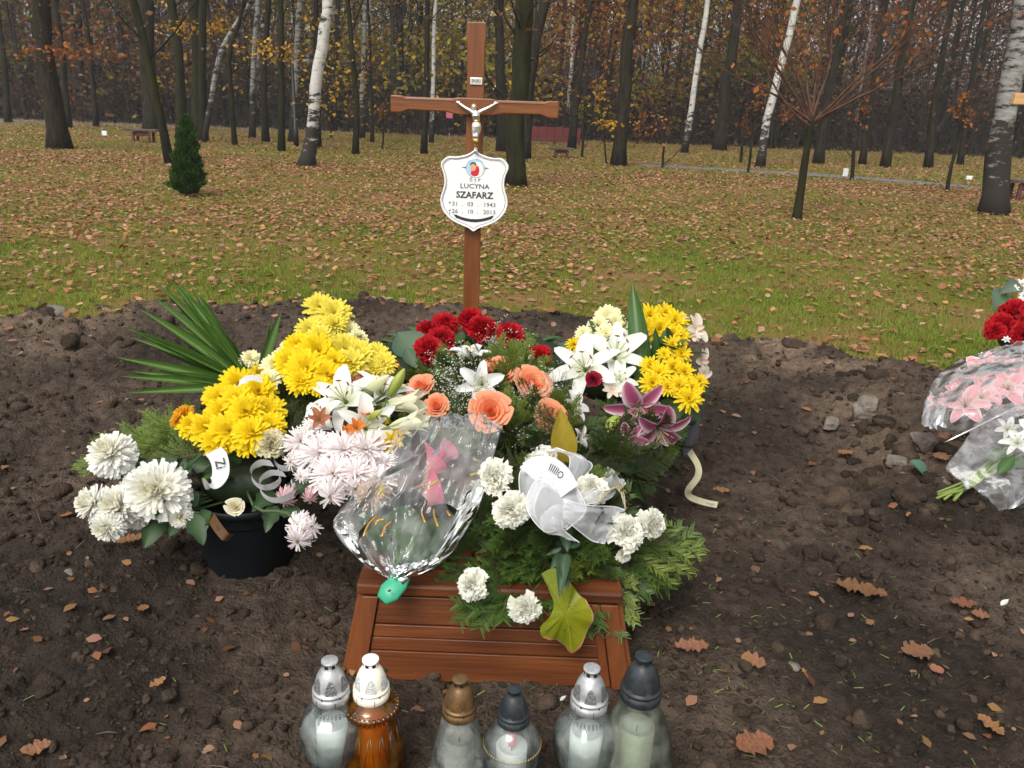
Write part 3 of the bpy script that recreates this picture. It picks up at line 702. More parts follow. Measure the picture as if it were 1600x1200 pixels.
def f_mum_ball(c, c2):                      # big incurved chrysanthemum
    mb = MB()
    for k in range(11):
        f = k/10; e = R_(-60+142*f); n = int(40*(1-.6*f)*(.7+.3*math.sin(3.14*min(1, f+.3)))); L = .98-.16*f
        for i in range(n):
            V, F = petal(L*U(.92, 1.06), .175*U(.8, 1.2), e+U(-.17, .17), R_(22-10*f+U(-18, 18)), 5, 3, .6, prof=lambda s: .5+.5*math.sin(math.pi*min(1, s*.8)) if s < .95 else .55)
            t = f**2; mb.add(rotz(V, 6.283*(i+.5*(k % 2))/n+U(-.1, .1), .02, -.15+.15*f), F, jit(tuple(c[q]*(1-t)+c2[q]*t for q in range(3))))
    return mb
def f_mum_daisy(c, cc, n0=22, rows=5):      # spray chrysanthemum with a darker eye
    mb = MB()
    for k in range(rows):
        f = k/(rows-1); n = int(n0*(1-.45*f))
        for i in range(n):
            V, F = petal((1-.45*f)*U(.9, 1.06), .21*U(.8, 1.1), R_(2+46*f)+U(-.14, .14), R_(-14+26*f)+U(-.2, .2), 5, 3, .35, prof=lambda s: .55+.5*math.sin(math.pi*min(1, s*.85)) if s < .95 else .5)
            mb.add(rotz(V, 6.283*(i+.5*(k % 2))/n+U(-.1, .1), .03, .02*k), F, jit(c, .08))
    for i in range(26):
        V, F = petal(.18*U(.7, 1.2), .07, R_(U(55, 90)), 0, 3, 2, .1); mb.add(rotz(V, U(0, 6.28), U(.0, .14), .10), F, jit(cc, .2))
    return mb
def f_mum_spider(c, c2, cc, droop=0.0):     # loose narrow-petalled chrysanthemum
    mb = MB()
    for k in range(6):
        f = k/5; n = int(24*(1-.4*f))
        for i in range(n):
            t = U(0, 1)**2
            V, F = petal((1-.42*f)*U(.8, 1.12), .105*U(.7, 1.2), R_(-18-40*droop+(75)*f)+U(-.22, .22), R_(U(-22, 26)-25*droop), 5, 3, .8, prof=lambda s: .7+.3*math.sin(s*3.1), twist=.4)
            mb.add(rotz(V, 6.283*(i+.5*(k % 2))/n+U(-.12, .12), .03, .02*k), F, jit(tuple(c[q]*(1-t)+c2[q]*t for q in range(3)), .05))
    for i in range(16):
        V, F = petal(.16, .05, R_(U(60, 90)), 0, 3, 2, .1); mb.add(rotz(V, U(0, 6.28), U(0, .08), .1), F, cc)
    return mb
def f_rose(c, c2, layers=5, open_=1.0, n_in=1):
    mb = MB()
    spec = [(2, .14, .10, .62, .0), (3, .22, .14, .66, .05), (4, .36, .2, .66, .16), (5, .56, .3, .62, .25), (6, .74, .42, .58, .34), (6, .92, .5, .50, .42)][:layers+1]
    for k, (n, rt, rb, h, fl) in enumerate(spec):
        f = k/max(1, len(spec)-1)
        for i in range(n):
            ph = 6.283*(i+.37*k)/n+U(-.12, .12); A = 6.283/n*(.86 if k else 1.0); V = []; ns, nt = 7, 7; hh = h*U(.93, 1.06)
            for a in range(ns):
                s = a/(ns-1)
                r = rb*.5+(rt*open_-rb*.5)*math.sin(s*1.57)**.9+fl*max(0, s-.72)**1.5*1.9
                z = hh*(1.15*s-.15*s*s)-fl*max(0, s-.78)*.9
                for b in range(nt):
                    t = 2*b/(nt-1)-1; w = (.55+.45*math.sin(s*1.9))*(1-.25*max(0, s-.8)/.2)
                    rr2 = r*(1+.05*t*(1 if i % 2 else -1))+.03*f*t*t; zz = z-.16*hh*t*t*max(0, s-.3)+U(-.014, .014)*(1+2*s*s)
                    V.append(((rr2)*math.cos(ph+A*w*t*.62), rr2*math.sin(ph+A*w*t*.62), zz))
            t = min(1, U(-.1, .3)+.8*f)
            mb.add(V, grid_faces(ns, nt), jit(tuple(c[q]*(1-t)+c2[q]*t for q in range(3))))
    V = []; 
    for i in range(5):
        Vp, F = petal(.5, .16, R_(-15), R_(-20), 4, 3, .2); mb.add(rotz(Vp, i*1.257, .06, 0), F, (.06, .12, .03))
    return mb
def f_carnation(c, c2):
    mb = MB()
    for k in range(6):
        f = k/5; n = int(13-4*f)
        for i in range(n):
            V, F = petal((1-.25*f)*U(.85, 1.08), .62*U(.8, 1.2), R_(5+70*f)+U(-.2, .2), R_(U(-20, 20)), 5, 7, .1, prof=lambda s: .18+.82*s**.8, ruffle=.14)
            t = U(0, 1)**2*.7; mb.add(rotz(V, 6.283*(i+.5*k)/n+U(-.2, .2), .0, .02*k), F, jit(tuple(c[q]*(1-t)+c2[q]*t for q in range(3)), .05))
    prof = [(.02, -.62), (.15, -.55), (.17, -.2), (.24, .0)]; m = MB(); lathe(m, prof, 8, (.08, .14, .05)); mb.merge(m)
    return mb
def f_lily(c, c2, e=52, bend=-62, W=.42, n=6, spot=None):
    mb = MB()
    for i in range(n):
        w = W*(1.12 if i % 2 else .86)
        V, F = petal(1.15, w, R_(e), R_(bend)+U(-.18, .18), 10, 5, .55, prof=lambda s: .22+.78*math.sin(math.pi*min(1, (s*.93+.02))**.85) if s < .99 else .02, ruffle=.02)
        rowt = np.repeat(np.linspace(0, 1, 10), 5); col = np.abs(np.tile(np.linspace(-1, 1, 5), 10))
        if spot is None:
            k = (np.clip(1-rowt*2.2, 0, 1)*.8)[:, None]; C = np.array(c)*(1-k)+np.array(c2)*k
        else:
            k = np.clip(.25+col**2*.9+np.clip(rowt-.85, 0, 1)*3, 0, 1)[:, None]; k = np.where(col[:, None] > .8, np.clip(k, .8, 1), k*.30); C = np.array(spot)*(1-k)+np.array(c)*k
        mb.add(rotz(V, 6.283*i/n+U(-.08, .08), .045, .01*(i % 2)), F, C)
    m = MB(); lathe(m, [(.015, -.25), (.05, -.12), (.075, .02), (.06, .1)], 7, (.22, .3, .1)); mb.merge(m)
    return mb
def f_lily_stamens(anther=(.20, .055, .02), L=.75):
    mb = MB()
    for i in range(6):
        a = 6.283*i/6; d = Vector((math.cos(a)*.35, math.sin(a)*.35, 1)).normalized(); q = [Vector((0, 0, .05)), d*L*.6, d*L+Vector((math.cos(a), math.sin(a), 0))*.07]
        tube(mb, q, .011, 4, (.45, .5, .2)); e = Vector((-math.sin(a), math.cos(a), .2)).normalized()*.075
        tube(mb, [q[2]-e, q[2], q[2]+e], [.012, .026, .012], 5, anther)
    tube(mb, [(0, 0, .05), (0, 0, L*1.1)], .016, 5, (.5, .55, .3)); tube(mb, [(0, 0, L*1.1), (0, 0, L*1.15)], .035, 6, (.5, .5, .35))
    return mb
def f_bud(c, c2):
    mb = MB(); n = 12; V = []
    for i in range(9):
        s = i/8; r = .17*math.sin(math.pi*min(1, .10+.88*s))**.8
        for k in range(n):
            a = 6.283*k/n; q = r*(1+.13*math.cos(3*a)); V.append((q*math.cos(a), q*math.sin(a), s))
    C = np.repeat(np.linspace(0, 1, 9), n)[:, None]; mb.add(V, [(i*n+k, i*n+(k+1) % n, (i+1)*n+(k+1) % n, (i+1)*n+k) for i in range(8) for k in range(n)], np.array(c2)*(1-C)+np.array(c)*C)
    return mb
def f_orchid(c, c2):
    mb = MB()
    for i, (a, w, L) in enumerate(((90, .5, 1), (200, .75, .95), (340, .75, .95), (145, .45, .95), (35, .45, .95))):
        V, F = petal(L, w, R_(U(12, 30)), R_(-20+U(-15, 25)), 7, 5, .35, prof=lambda s: .25+.75*math.sin(math.pi*min(1, s*.9+.05))); k = np.repeat(np.linspace(.8, 0, 7), 5)[:, None]
        mb.add(rotz(V, R_(a), .03), F, np.array(c)*(1-k*.5)+np.array(c2)*k*.5)
    V, F = petal(.55, .35, R_(60), R_(-30), 5, 5, .8); mb.add(rotz(V, R_(270), .02), F, c2)
    return mb
def f_calla(c, c2):
    mb = MB(); V = []; n = 9; m = 11
    for i in range(n):
        s = i/(n-1); r = .06+.30*s**1.6
        for j in range(m):
            t = 2*j/(m-1)-1; a = t*2.9; k = .5+.5*math.cos(a)
            V.append(((r+.28*s**3*k)*math.cos(a), r*math.sin(a)*1.05, s*(.75+.38*k)))
    C = np.repeat(np.linspace(0, 1, n), m)[:, None]; mb.add(V, grid_faces(n, m), np.array(c2)*(1-C)+np.array(c)*C)
    tube(mb, [(0, 0, .1), (.02, 0, .62)], [.05, .03], 6, (.55, .4, .05))
    return mb
def f_gyp(n, seed):                          # cloud of baby's breath, too fine to count
    rr = random.Random(seed); mb = MB()
    for _ in range(n):
        d = Vector((rr.gauss(0, .45), rr.gauss(0, .45), rr.gauss(.25, .35)))
        tube(mb, [(0, 0, -.4), tuple(d*.6+Vector((rr.uniform(-.1, .1), 0, 0))), tuple(d)], .007, 3, (.16, .22, .09), cap=False)
        for q in range(rr.randint(2, 4)):
            p = d+Vector((rr.uniform(-.1, .1), rr.uniform(-.1, .1), rr.uniform(-.05, .1))); s = rr.uniform(.022, .04)
            V = np.array([(s, 0, 0), (0, s, 0), (-s, 0, 0), (0, -s, 0), (0, 0, s*.7), (0, 0, -s*.7)])+np.array(p[:])
            mb.add(V, [(0, 1, 4), (1, 2, 4), (2, 3, 4), (3, 0, 4), (1, 0, 5), (2, 1, 5), (3, 2, 5), (0, 3, 5)], jit((.72, .74, .66), .15))
    return mb
def g_fir(seed, needles=22, L=1.0, c=(.018, .052, .010), c2=(.085, .145, .022), nl=.085, side=9, w=.013):
    rr = random.Random(seed); mb = MB(); stems = []
    def stem(p, d, l, r):
        q = [p]; n = 6; dd = Vector(d)
        for i in range(n): dd = (dd+Vector((rr.uniform(-.05, .05), rr.uniform(-.05, .05), rr.uniform(-.07, .04)))).normalized(); q.append(q[-1]+dd*l/n)
        tube(mb, q, [r*(1-.1*i) for i in range(n+1)], 3, (.08, .05, .025), cap=False); stems.append((q, l)); return q
    main = stem(Vector((0, 0, 0)), (1, 0, 0), L, .012)
    for k in range(side):
        s = .18+.75*k/side; i = int(s*6); p = main[i].lerp(main[min(i+1, 6)], s*6-i); sg = 1 if k % 2 else -1
        stem(p, (1, sg*rr.uniform(.7, 1.0), rr.uniform(-.1, .2)), L*.48*(1.1-s)*rr.uniform(.8, 1.2), .008)
    V = []; C = []
    for q, l in stems:
        cnt = int(needles*l/L*9)
        for j in range(cnt):
            s = rr.random()**.9; i = min(int(s*6), 5); p = q[i].lerp(q[i+1], s*6-i); t = (q[i+1]-q[i]).normalized()
            b = Vector((0, 0, 1)).cross(t).normalized(); a = rr.choice((-1, 1))*rr.uniform(.5, 1); d = (t*.75+b*a+Vector((0, 0, rr.uniform(-.15, .4)))).normalized(); ln = nl*rr.uniform(.7, 1.1); o = d.cross(Vector((0, 0, 1))).normalized()*w*.5
            V += [tuple(p-o), tuple(p+o), tuple(p+d*ln+o*.5), tuple(p+d*ln-o*.5)]; k = (rr.random()*.5+.5*s)**1.6; C += [tuple(c[z]*(1-k)+c2[z]*k for z in range(3))]*4
    i = np.arange(len(V)//4)*4; mb.add(V, np.stack([i, i+1, i+2, i+3], 1), np.array(C))
    return mb
def g_fern(seed, c=(.06, .12, .012), c2=(.17, .24, .03)):      # feathery asparagus fern
    return g_fir(seed, 26, 1.0, c, c2, .055, 15, .006)
def g_leaf(L=1.0, W=.42, c=(.03, .075, .02), c2=(.06, .12, .03), bend=-.5, cup=.4, lobes=0, ruffle=.0, n=10, tip=.02):
    mb = MB(); pr = lambda s: max(tip, (math.sin(math.pi*min(1, s*.96+.03)**.8))*(1-.35*lobes*(.5+.5*math.cos(s*9*2)) if lobes else 1))
    V, F = petal(L, W, .25, bend, n, 5, cup, prof=pr, ruffle=ruffle); k = np.abs(np.tile(np.linspace(-1, 1, 5), n))[:, None]
    mb.add(V, F, np.array(c2)*(1-k)+np.array(c)*k); return mb

M_petal = mat('petal', None, attr=True, rough=.65, transl=.40, spec=.25)
M_green = mat('foliage_green', None, attr=True, rough=.5, transl=.22, spec=.35)
M_glossleaf = mat('glossy_leaf', None, attr=True, rough=.32, transl=.15, spec=.5)
WHITE, CREAM = (.78, .79, .76), (.74, .70, .50)
LIB = {}
def lib(key, name, mb, m, subs=()): LIB[key] = (name, mb.mesh(name, m), [(sn, smb.mesh(sn, sm)) for sn, smb, sm in subs])
def reg(key, name, fn, m, k=2, subs=()):
    for i in range(k): lib(f'{key}{i}', name, fn(), m, [(a, b(), c) for a, b, c in subs])
    LIB[key] = k
reg('mumw', 'chrysanthemum', lambda: f_mum_ball((.90, .90, .88), (.86, .84, .70)), M_petal, 3)
reg('mumy', 'chrysanthemum', lambda: f_mum_daisy((.84, .655, .012), (.55, .33, .01)), M_petal, 3)
reg('mumly', 'chrysanthemum', lambda: f_mum_daisy((.80, .70, .10), (.55, .42, .03)), M_petal, 2)
reg('mumc', 'chrysanthemum', lambda: f_mum_daisy((.86, .83, .54), (.7, .65, .25)), M_petal, 2)
reg('muma', 'chrysanthemum', lambda: f_mum_daisy((.70, .34, .012), (.4, .2, .01)), M_petal, 1)
reg('daisy', 'chrysanthemum', lambda: f_mum_daisy((.82, .62, .012), (.55, .36, .01), 17, 3), M_petal, 3)
reg('mump', 'chrysanthemum', lambda: f_mum_spider((.90, .88, .86), (.86, .74, .77), (.5, .42, .15)), M_petal, 3)
reg('mumpd', 'chrysanthemum', lambda: f_mum_spider((.90, .88, .86), (.80, .66, .70), (.4, .35, .15), 1.0), M_petal, 2)
reg('mumpp', 'chrysanthemum', lambda: f_mum_spider((.74, .46, .50), (.78, .66, .68), (.4, .35, .15), 1.3), M_petal, 1)
reg('mumb', 'chrysanthemum', lambda: f_mum_spider((.62, .46, .34), (.50, .33, .2), (.4, .35, .15), .4), M_petal, 1)
reg('redrose', 'rose', lambda: f_carnation((.52, .008, .018), (.32, .004, .010)), M_petal, 3)
reg('redbloom', 'rose', lambda: f_rose((.50, .008, .018), (.34, .004, .010), 5), M_petal, 2)
reg('peach', 'rose', lambda: f_rose((.86, .25, .085), (.86, .42, .26), 5), M_petal, 3)
reg('creamrose', 'rose', lambda: f_rose((.76, .70, .48), (.8, .76, .6), 4), M_petal, 1)
reg('darkrose', 'rose', lambda: f_rose((.20, .004, .02), (.30, .006, .03), 4), M_petal, 1)
reg('carn', 'carnation', lambda: f_carnation((.90, .90, .83), (.86, .84, .70)), M_petal, 3)
reg('creamcarn', 'carnation', lambda: f_carnation((.74, .70, .50), (.7, .62, .4)), M_petal, 1)
reg('lily', 'lily', lambda: f_lily((.88, .88, .84), (.60, .66, .36), 48, -58, .46), M_petal, 3, [('stamens', f_lily_stamens, M_petal)])
reg('trumpet', 'lily', lambda: f_lily((.90, .90, .90), (.66, .70, .5), 66, -72, .50), M_petal, 2, [('stamens', lambda: f_lily_stamens((.6, .42, .03), .6), M_petal)])
reg('paleopen', 'lily', lambda: f_lily((.76, .75, .56), (.55, .6, .3), 80, -16, .40), M_petal, 1)
reg('pinklily', 'lily', lambda: f_lily((.78, .62, .66), (.4, .5, .2), 44, -66, .56, spot=(.30, .010, .10)), M_petal, 2, [('stamens', f_lily_stamens, M_petal)])
reg('pinksoft', 'lily', lambda: f_lily((.80, .74, .70), (.7, .6, .3), 38, -45, .60, spot=(.80, .32, .38)), M_petal, 2, [('stamens', lambda: f_lily_stamens((.6, .42, .1)), M_petal)])
reg('orange', 'alstroemeria', lambda: f_lily((.74, .24, .05), (.5, .3, .05), 62, -30, .44), M_petal, 2)
reg('yellowa', 'alstroemeria', lambda: f_lily((.80, .55, .02), (.6, .5, .05), 60, -35, .46), M_petal, 1)
reg('brownlily', 'lily', lambda: f_lily((.42, .17, .09), (.4, .2, .1), 55, -30, .5), M_petal, 1)
reg('bud', 'lily_bud', lambda: f_bud((.55, .58, .16), (.30, .42, .08)), M_petal, 1)
reg('palebud', 'lily_bud', lambda: f_bud((.78, .76, .55), (.50, .58, .22)), M_petal, 1)
reg('orchid', 'orchid', lambda: f_orchid((.78, .72, .62), (.74, .55, .45)), M_petal, 2)
reg('calla', 'calla_flower', lambda: f_calla((.72, .16, .30), (.6, .45, .25)), M_petal, 1)
reg('gyp', 'small_blossoms', lambda: f_gyp(60, 3), M_petal, 2)
reg('fir', 'fir_branch', lambda: g_fir(random.randint(0, 999)), M_green, 4)
reg('firy', 'fir_branch', lambda: g_fir(random.randint(0, 999), c=(.06, .12, .014), c2=(.19, .22, .03)), M_green, 2)
reg('fern', 'fern_frond', lambda: g_fern(random.randint(0, 999)), M_green, 3)
reg('ferndk', 'fern_frond', lambda: g_fern(random.randint(0, 999), (.014, .034, .009), (.06, .095, .018)), M_green, 2)
reg('leaf', 'leaf', lambda: g_leaf(), M_glossleaf, 2)
reg('mumleaf', 'leaf', lambda: g_leaf(1, .5, (.02, .055, .018), (.045, .09, .03), -.7, .3, .9, .01), M_green, 2)
reg('greyleaf', 'leaf', lambda: g_leaf(1, .55, (.05, .095, .055), (.09, .14, .08), -.4), M_glossleaf, 1)
reg('blade', 'long_leaf', lambda: g_leaf(1, .085, (.045, .10, .016), (.08, .15, .028), -.10, .9, tip=.02), M_glossleaf, 2)

CAMP = Vector((0, 0, HC))
def put(key, parent, M, label=None, name=None):
    name_, me, subs = LIB[f'{key}{random.randrange(LIB[key])}']
    o = part(name or name_, me, parent, M)
    for sn, sm in subs: part(sn, sm, o, M)
    if label: o['label'] = label
    return o
def flower(key, parent, u, v, z, rpx, face=None, lab=None, stem_to=None, sc=1.0):
    """a bloom seen at (u,v) at height z, turned to the viewer and the sky unless told otherwise"""
    p = P(u, v, z); r = rpx*mpp(p)*sc
    d = (CAMP-p).normalized()*.75+Vector((0, 0, .5))
    if face is not None: d = d*.55+Vector(face)
    d = d.normalized()+Vector((U(-.16, .16), U(-.1, .1), U(-.16, .16)))
    o = put(key, parent, orient(p-d.normalized()*r*.25, d, r*U(.92, 1.1)) @ Matrix.Diagonal((U(.9, 1.08), U(.9, 1.08), U(.8, 1.1), 1)), lab)
    if stem_to is not None:
        q = Vector(stem_to); a = p-d.normalized()*r*.35; mb = MB(); k = a-d.normalized()*r*1.1
        tube(mb, spline([a, k, k.lerp(q, .6)-Vector((0, 0, .02)), q], 7), .0035, 5, (.07, .13, .035)); part('stem', mb, parent, mat=M_green)
    return o
def greens(parent, cen, rad, n, keys, size, lift=(-.1, 1.0), droop=.2, az=None):
    cen = Vector(cen)
    for i in range(n):
        a = U(0, 6.283) if az is None else U(*az); el = R_(90)*U(*lift); nrm = Vector((math.cos(a)*math.cos(el), math.sin(a)*math.cos(el), math.sin(el)))
        p = cen+Vector((nrm.x*rad[0], nrm.y*rad[1], nrm.z*rad[2]))*.62
        d = nrm+Vector((U(-.7, .7), U(-.7, .7), U(-.5, .4)-droop))
        put(random.choice(keys), parent, along(p, d, nrm+Vector((U(-.3, .3), U(-.3, .3), .2)), size*U(.7, 1.25)))
def green_at(parent, key, u0, v0, z0, u1, v1, z1, w=1.0, lab=None):
    a, b = P(u0, v0, z0), P(u1, v1, z1); m = along(a, b-a, (CAMP-a).normalized()+Vector((0, 0, .6)), (b-a).length)
    return put(key, parent, m @ Matrix.Diagonal((1, w, 1, 1)), lab)
# ================================================================== built things
def wood(name, c1, c2, c3, axis='Z', scale=5, rough=.45, coat=.25):
    st = {'X': (.35, 5, 5), 'Y': (5, .35, 5), 'Z': (5, 5, .35)}[axis]
    m = mat(name, c1, c2, scale, st, rough, bump=.12, bscale=22, spec=.4, detail=9, coat=coat, band=(.32, .70), c3=c3); return m
M_wz = wood('stained_wood_upright', (.115, .034, .0085), (.23, .078, .018), (.165, .050, .012), 'Z')
M_wx = wood('stained_wood_level', (.115, .034, .0085), (.23, .078, .018), (.165, .050, .012), 'X')
M_bx = wood('brown_wood_level', (.065, .018, .006), (.20, .060, .015), (.125, .036, .010), 'X', 4)
M_by = wood('brown_wood_long', (.065, .018, .006), (.20, .060, .015), (.125, .036, .010), 'Y', 4)
M_bz = wood('brown_wood_upright', (.09, .026, .007), (.21, .066, .017), (.15, .044, .012), 'Z', 4)
M_wpale = wood('pale_brown_wood', (.22, .12, .08), (.36, .22, .16), (.28, .16, .11), 'X')
M_gap = mat('dark_gap', (.010, .006, .004), rough=.9)
M_palewood = wood('pale_wood', (.48, .27, .12), (.62, .38, .19), (.55, .32, .15), 'X', 4)
M_white = mat('white_enamel', (.80, .80, .80), rough=.3, spec=.5)
M_black = mat('black_print', (.03, .03, .035), rough=.6)
M_greyp = mat('grey_print', (.18, .18, .19), rough=.6)
M_silver = mat('silver_metal', (.72, .70, .64), (.86, .84, .80), 90, rough=.28, metal=.85, spec=.6)
M_gold = mat('gold_metal', (.62, .44, .13), rough=.3, metal=.9)
M_pot = mat('black_plastic', (.0035, .0055, .007), (.006, .009, .011), 20, rough=.5, spec=.3)

_txt = {}
def text_vf(s, bold=False):
    c = bpy.data.curves.new('t', 'FONT'); c.body = s; c.align_x = 'CENTER'; c.align_y = 'CENTER'; c.size = 1.0; c.offset = .022 if bold else .004; c.resolution_u = 2
    o = bpy.data.objects.new('t', c); COL.objects.link(o); dg = bpy.context.evaluated_depsgraph_get(); dg.update()
    me = bpy.data.meshes.new_from_object(o.evaluated_get(dg)); me.calc_loop_triangles()
    V = np.array([v.co[:] for v in me.vertices]); F = np.array([t.vertices[:] for t in me.loop_triangles])
    bpy.data.objects.remove(o); bpy.data.curves.remove(c); bpy.data.meshes.remove(me)
    return V, F
def flat_text(name, s, parent, M, size, m, bold=False, wx=1.0, cx=0, cy=0):
    V, F = text_vf(s, bold); V = V.copy(); V[:, 0] = V[:, 0]*size*wx+cx; V[:, 1] = V[:, 1]*size+cy
    n = len(V); W = np.concatenate([V, V-np.array([0, 0, .0006])]); mb = MB(); mb.add(W, np.concatenate([F, F[:, ::-1]+n])); return part(name, mb, parent, M, m)
def ribbon(name, parent, pts, sides, w, m, text=None, tm=None, ts=.6, tc=.5, n=36, flip=1, edge=None):
    C = spline(pts, n); S = spline(sides, n); V = []; Sd = []; Nn = []
    for i in range(n):
        t = (C[min(i+1, n-1)]-C[max(i-1, 0)]).normalized(); s = S[i]-t*S[i].dot(t); s.normalize(); Sd.append(s); Nn.append(t.cross(s)*flip)
        for k in range(3): V.append(tuple(C[i]+s*(k-1)*w*.5+Nn[i]*(.02*w if k == 1 else 0)))
    mb = MB(); mb.add(V, grid_faces(n, 3)); o = part(name, mb, parent, mat=m)
    acc = [0]
    for i in range(1, n): acc.append(acc[-1]+(C[i]-C[i-1]).length)
    def at(l, t, off):
        i = int(np.clip(np.searchsorted(acc, l)-1, 0, n-2)); f = (l-acc[i])/max(1e-6, acc[i+1]-acc[i])
        return C[i].lerp(C[i+1], f)+Sd[i].lerp(Sd[i+1], f)*t*w*.5+Nn[i].lerp(Nn[i+1], f)*(off+.02*w*(1-abs(t)))
    nm_ = Nn[int(n*tc)]; off_sign = 1 if nm_.dot(Vector((0, 0, HC))-C[int(n*tc)]) > 0 else -1
    if text:
        TV, TF = text_vf(text); h = ts*w; mid = acc[-1]*tc
        mb = MB(); mb.add([tuple(at(mid+x*h, y*h/(w*.5), .0012 if off_sign > 0 else -.0024-.04*w)) for x, y, _ in TV], TF); part('lettering', mb, o, mat=tm or M_black)
    if edge:
        mb = MB()
        for sgn in (-1, 1):
            VV = []
            for i in range(n):
                l = acc[i]; VV += [tuple(at(l, sgn*.80, .0009)), tuple(at(l, sgn*.88, .0009))]
            mb.add(VV, [(2*i, 2*i+1, 2*i+3, 2*i+2) for i in range(n-1)])
        part('edge_stripe', mb, o, mat=edge)
    return o

# ---- grave cross
CY = 3.6; c0 = Q(744, 167, CY); cb = Q(735, 492, CY); foot = Vector((c0.x-.012, CY, 0)); zt = Q(747, 35, CY).z
cross = thing('grave_cross', 'tall brown wooden grave cross with silver figure and white name plate', 'cross', (foot.x, CY, 0))
X0 = c0.x-.004
def outline_prism(name, pts, y0, y1, m, parent, w=.004):
    bm = bmesh.new(); vs = [bm.verts.new((x, y0, z)) for x, z in pts]; f = bm.faces.new(vs)
    r = bmesh.ops.extrude_face_region(bm, geom=[f]); bmesh.ops.translate(bm, verts=[v for v in r['geom'] if isinstance(v, bmesh.types.BMVert)], vec=(0, y1-y0, 0))
    bmesh.ops.recalc_face_normals(bm, faces=bm.faces); me = bpy.data.meshes.new(name); bm.to_mesh(me); bm.free(); beveled(me, w, 2); me.materials.append(m)
    return part(name, me, parent, T((X0, CY, 0)))
hw = .036; za = c0.z
post = [(-hw, -.05), (hw, -.05), (hw, za-.05), (hw, zt-.10), (hw+.004, zt-.07), (hw+.004, zt), (-hw-.004, zt), (-hw-.004, zt-.07), (-hw, zt-.10)]
outline_prism('post', post, -.022, .022, M_wz, cross)
def arm_out(L, h):
    top = [(-L, h), (-L+.045, h), (-L+.065, h-.006), (-.10, h-.006), (-.07, h), (.07, h), (.10, h-.006), (L-.065, h-.006), (L-.045, h), (L, h)]
    bot = [(L, -h), (L-.04, -h), (L-.075, -h+.013), (.12, -h+.011), (.07, -h), (-.07, -h), (-.12, -h+.011), (-L+.075, -h+.013), (-L+.04, -h), (-L, -h)]
    return [(x, z+za) for x, z in top+bot]
outline_prism('arm', arm_out(.355, .035), -.050, -.0235, M_wx, cross, .005)
for sg in (-1, 1):     # chamfer along the upper edge of each arm, coloured paler than the arm
    x0, x1 = (.085, .295); mb = MB()
    hexa(mb, [(X0+sg*x0, CY-.0505, za+.020), (X0+sg*x1, CY-.0505, za+.020), (X0+sg*x1, CY-.030, za+.029), (X0+sg*x0, CY-.030, za+.029), (X0+sg*x0, CY-.0525, za+.0215), (X0+sg*x1, CY-.0525, za+.0215), (X0+sg*x1, CY-.032, za+.0305), (X0+sg*x0, CY-.032, za+.0305)])
    part('chamfer', mb.mesh('chamfer', M_wpale, False), cross)
# title plate
tp = Q(744, 127, CY-.03)
pl = part('title_plate', bbox_mesh('title_plate', (0, 0, 0), (.052, .004, .028), M_silver, .0015), cross, T((tp.x, CY-.026, tp.z)))
flat_text('lettering', 'INRI', pl, T((tp.x, CY-.0285, tp.z)) @ Matrix.Rotation(R_(90), 4, 'X'), .020, M_black)
# crucified figure: one continuous cast body
def W_(u, v, dy): return Q(u, v, CY-.058-dy)
fb = MB()
j = dict(hd=W_(740.5, 167.5, .022), nk=W_(743, 173, .016), ls=W_(737, 174, .012), rs=W_(750, 174.5, .012), le=W_(727, 168.5, .010), re=W_(762, 169, .010), lh=W_(717.5, 161.5, .003), rh=W_(773, 162.5, .003), ch=W_(743.5, 180, .016), wa=W_(744.5, 189, .012), hi=W_(744.5, 197, .014), kn=W_(741.5, 213, .026), kn2=W_(744.5, 213.5, .024), an=W_(743, 230, .006), an2=W_(744, 230, .010), ft=W_(743, 237, .010))
tube(fb, [j['nk'], j['ch'], j['wa'], j['hi']], [.010, .0185, .0135, .0165], 12)
tube(fb, [j['ls'], j['ch'], j['rs']], [.009, .014, .009], 10)
tube(fb, [j['nk']+Vector((0, 0, .004)), j['hd']], [.006, .007], 8)
for a, b, c in (('ls', 'le', 'lh'), ('rs', 're', 'rh')): tube(fb, [j[a], j[a].lerp(j[b], .5), j[b], j[b].lerp(j[c], .4), j[c]], [.0085, .0078, .0062, .0062, .0042], 8)
for a, b, f in (('kn', 'an', -.002), ('kn2', 'an2', .003)):
    s = Vector((f*2, 0, 0)); tube(fb, [j['hi']+s*1.5, j['hi'].lerp(j[a], .5)+s, j[a], j[a].lerp(j[b], .35), j[b], j['ft']+s*.6], [.0125, .0118, .0088, .0084, .0054, .0058], 9)
bm = bmesh.new(); bmesh.ops.create_uvsphere(bm, u_segments=14, v_segments=10, radius=1); HV = np.array([v.co[:] for v in bm.verts]); HF = [[v.index for v in f.verts] for f in bm.faces]; bm.free()
hd = j['hd']; hv = HV*np.array([.0098, .0112, .0138])+np.array(hd[:])
for fs in (3, 4):
    ff = [f for f in HF if len(f) == fs]
    fb.add(hv, ff)
tube(fb, [hd+Vector((-.001, -.010, .003)), hd+Vector((-.0015, -.0135, -.002))], [.0016, .0022], 5)      # nose
tube(fb, [hd+Vector((-.001, -.007, -.009)), hd+Vector((-.001, -.008, -.015))], [.005, .002], 6)          # beard
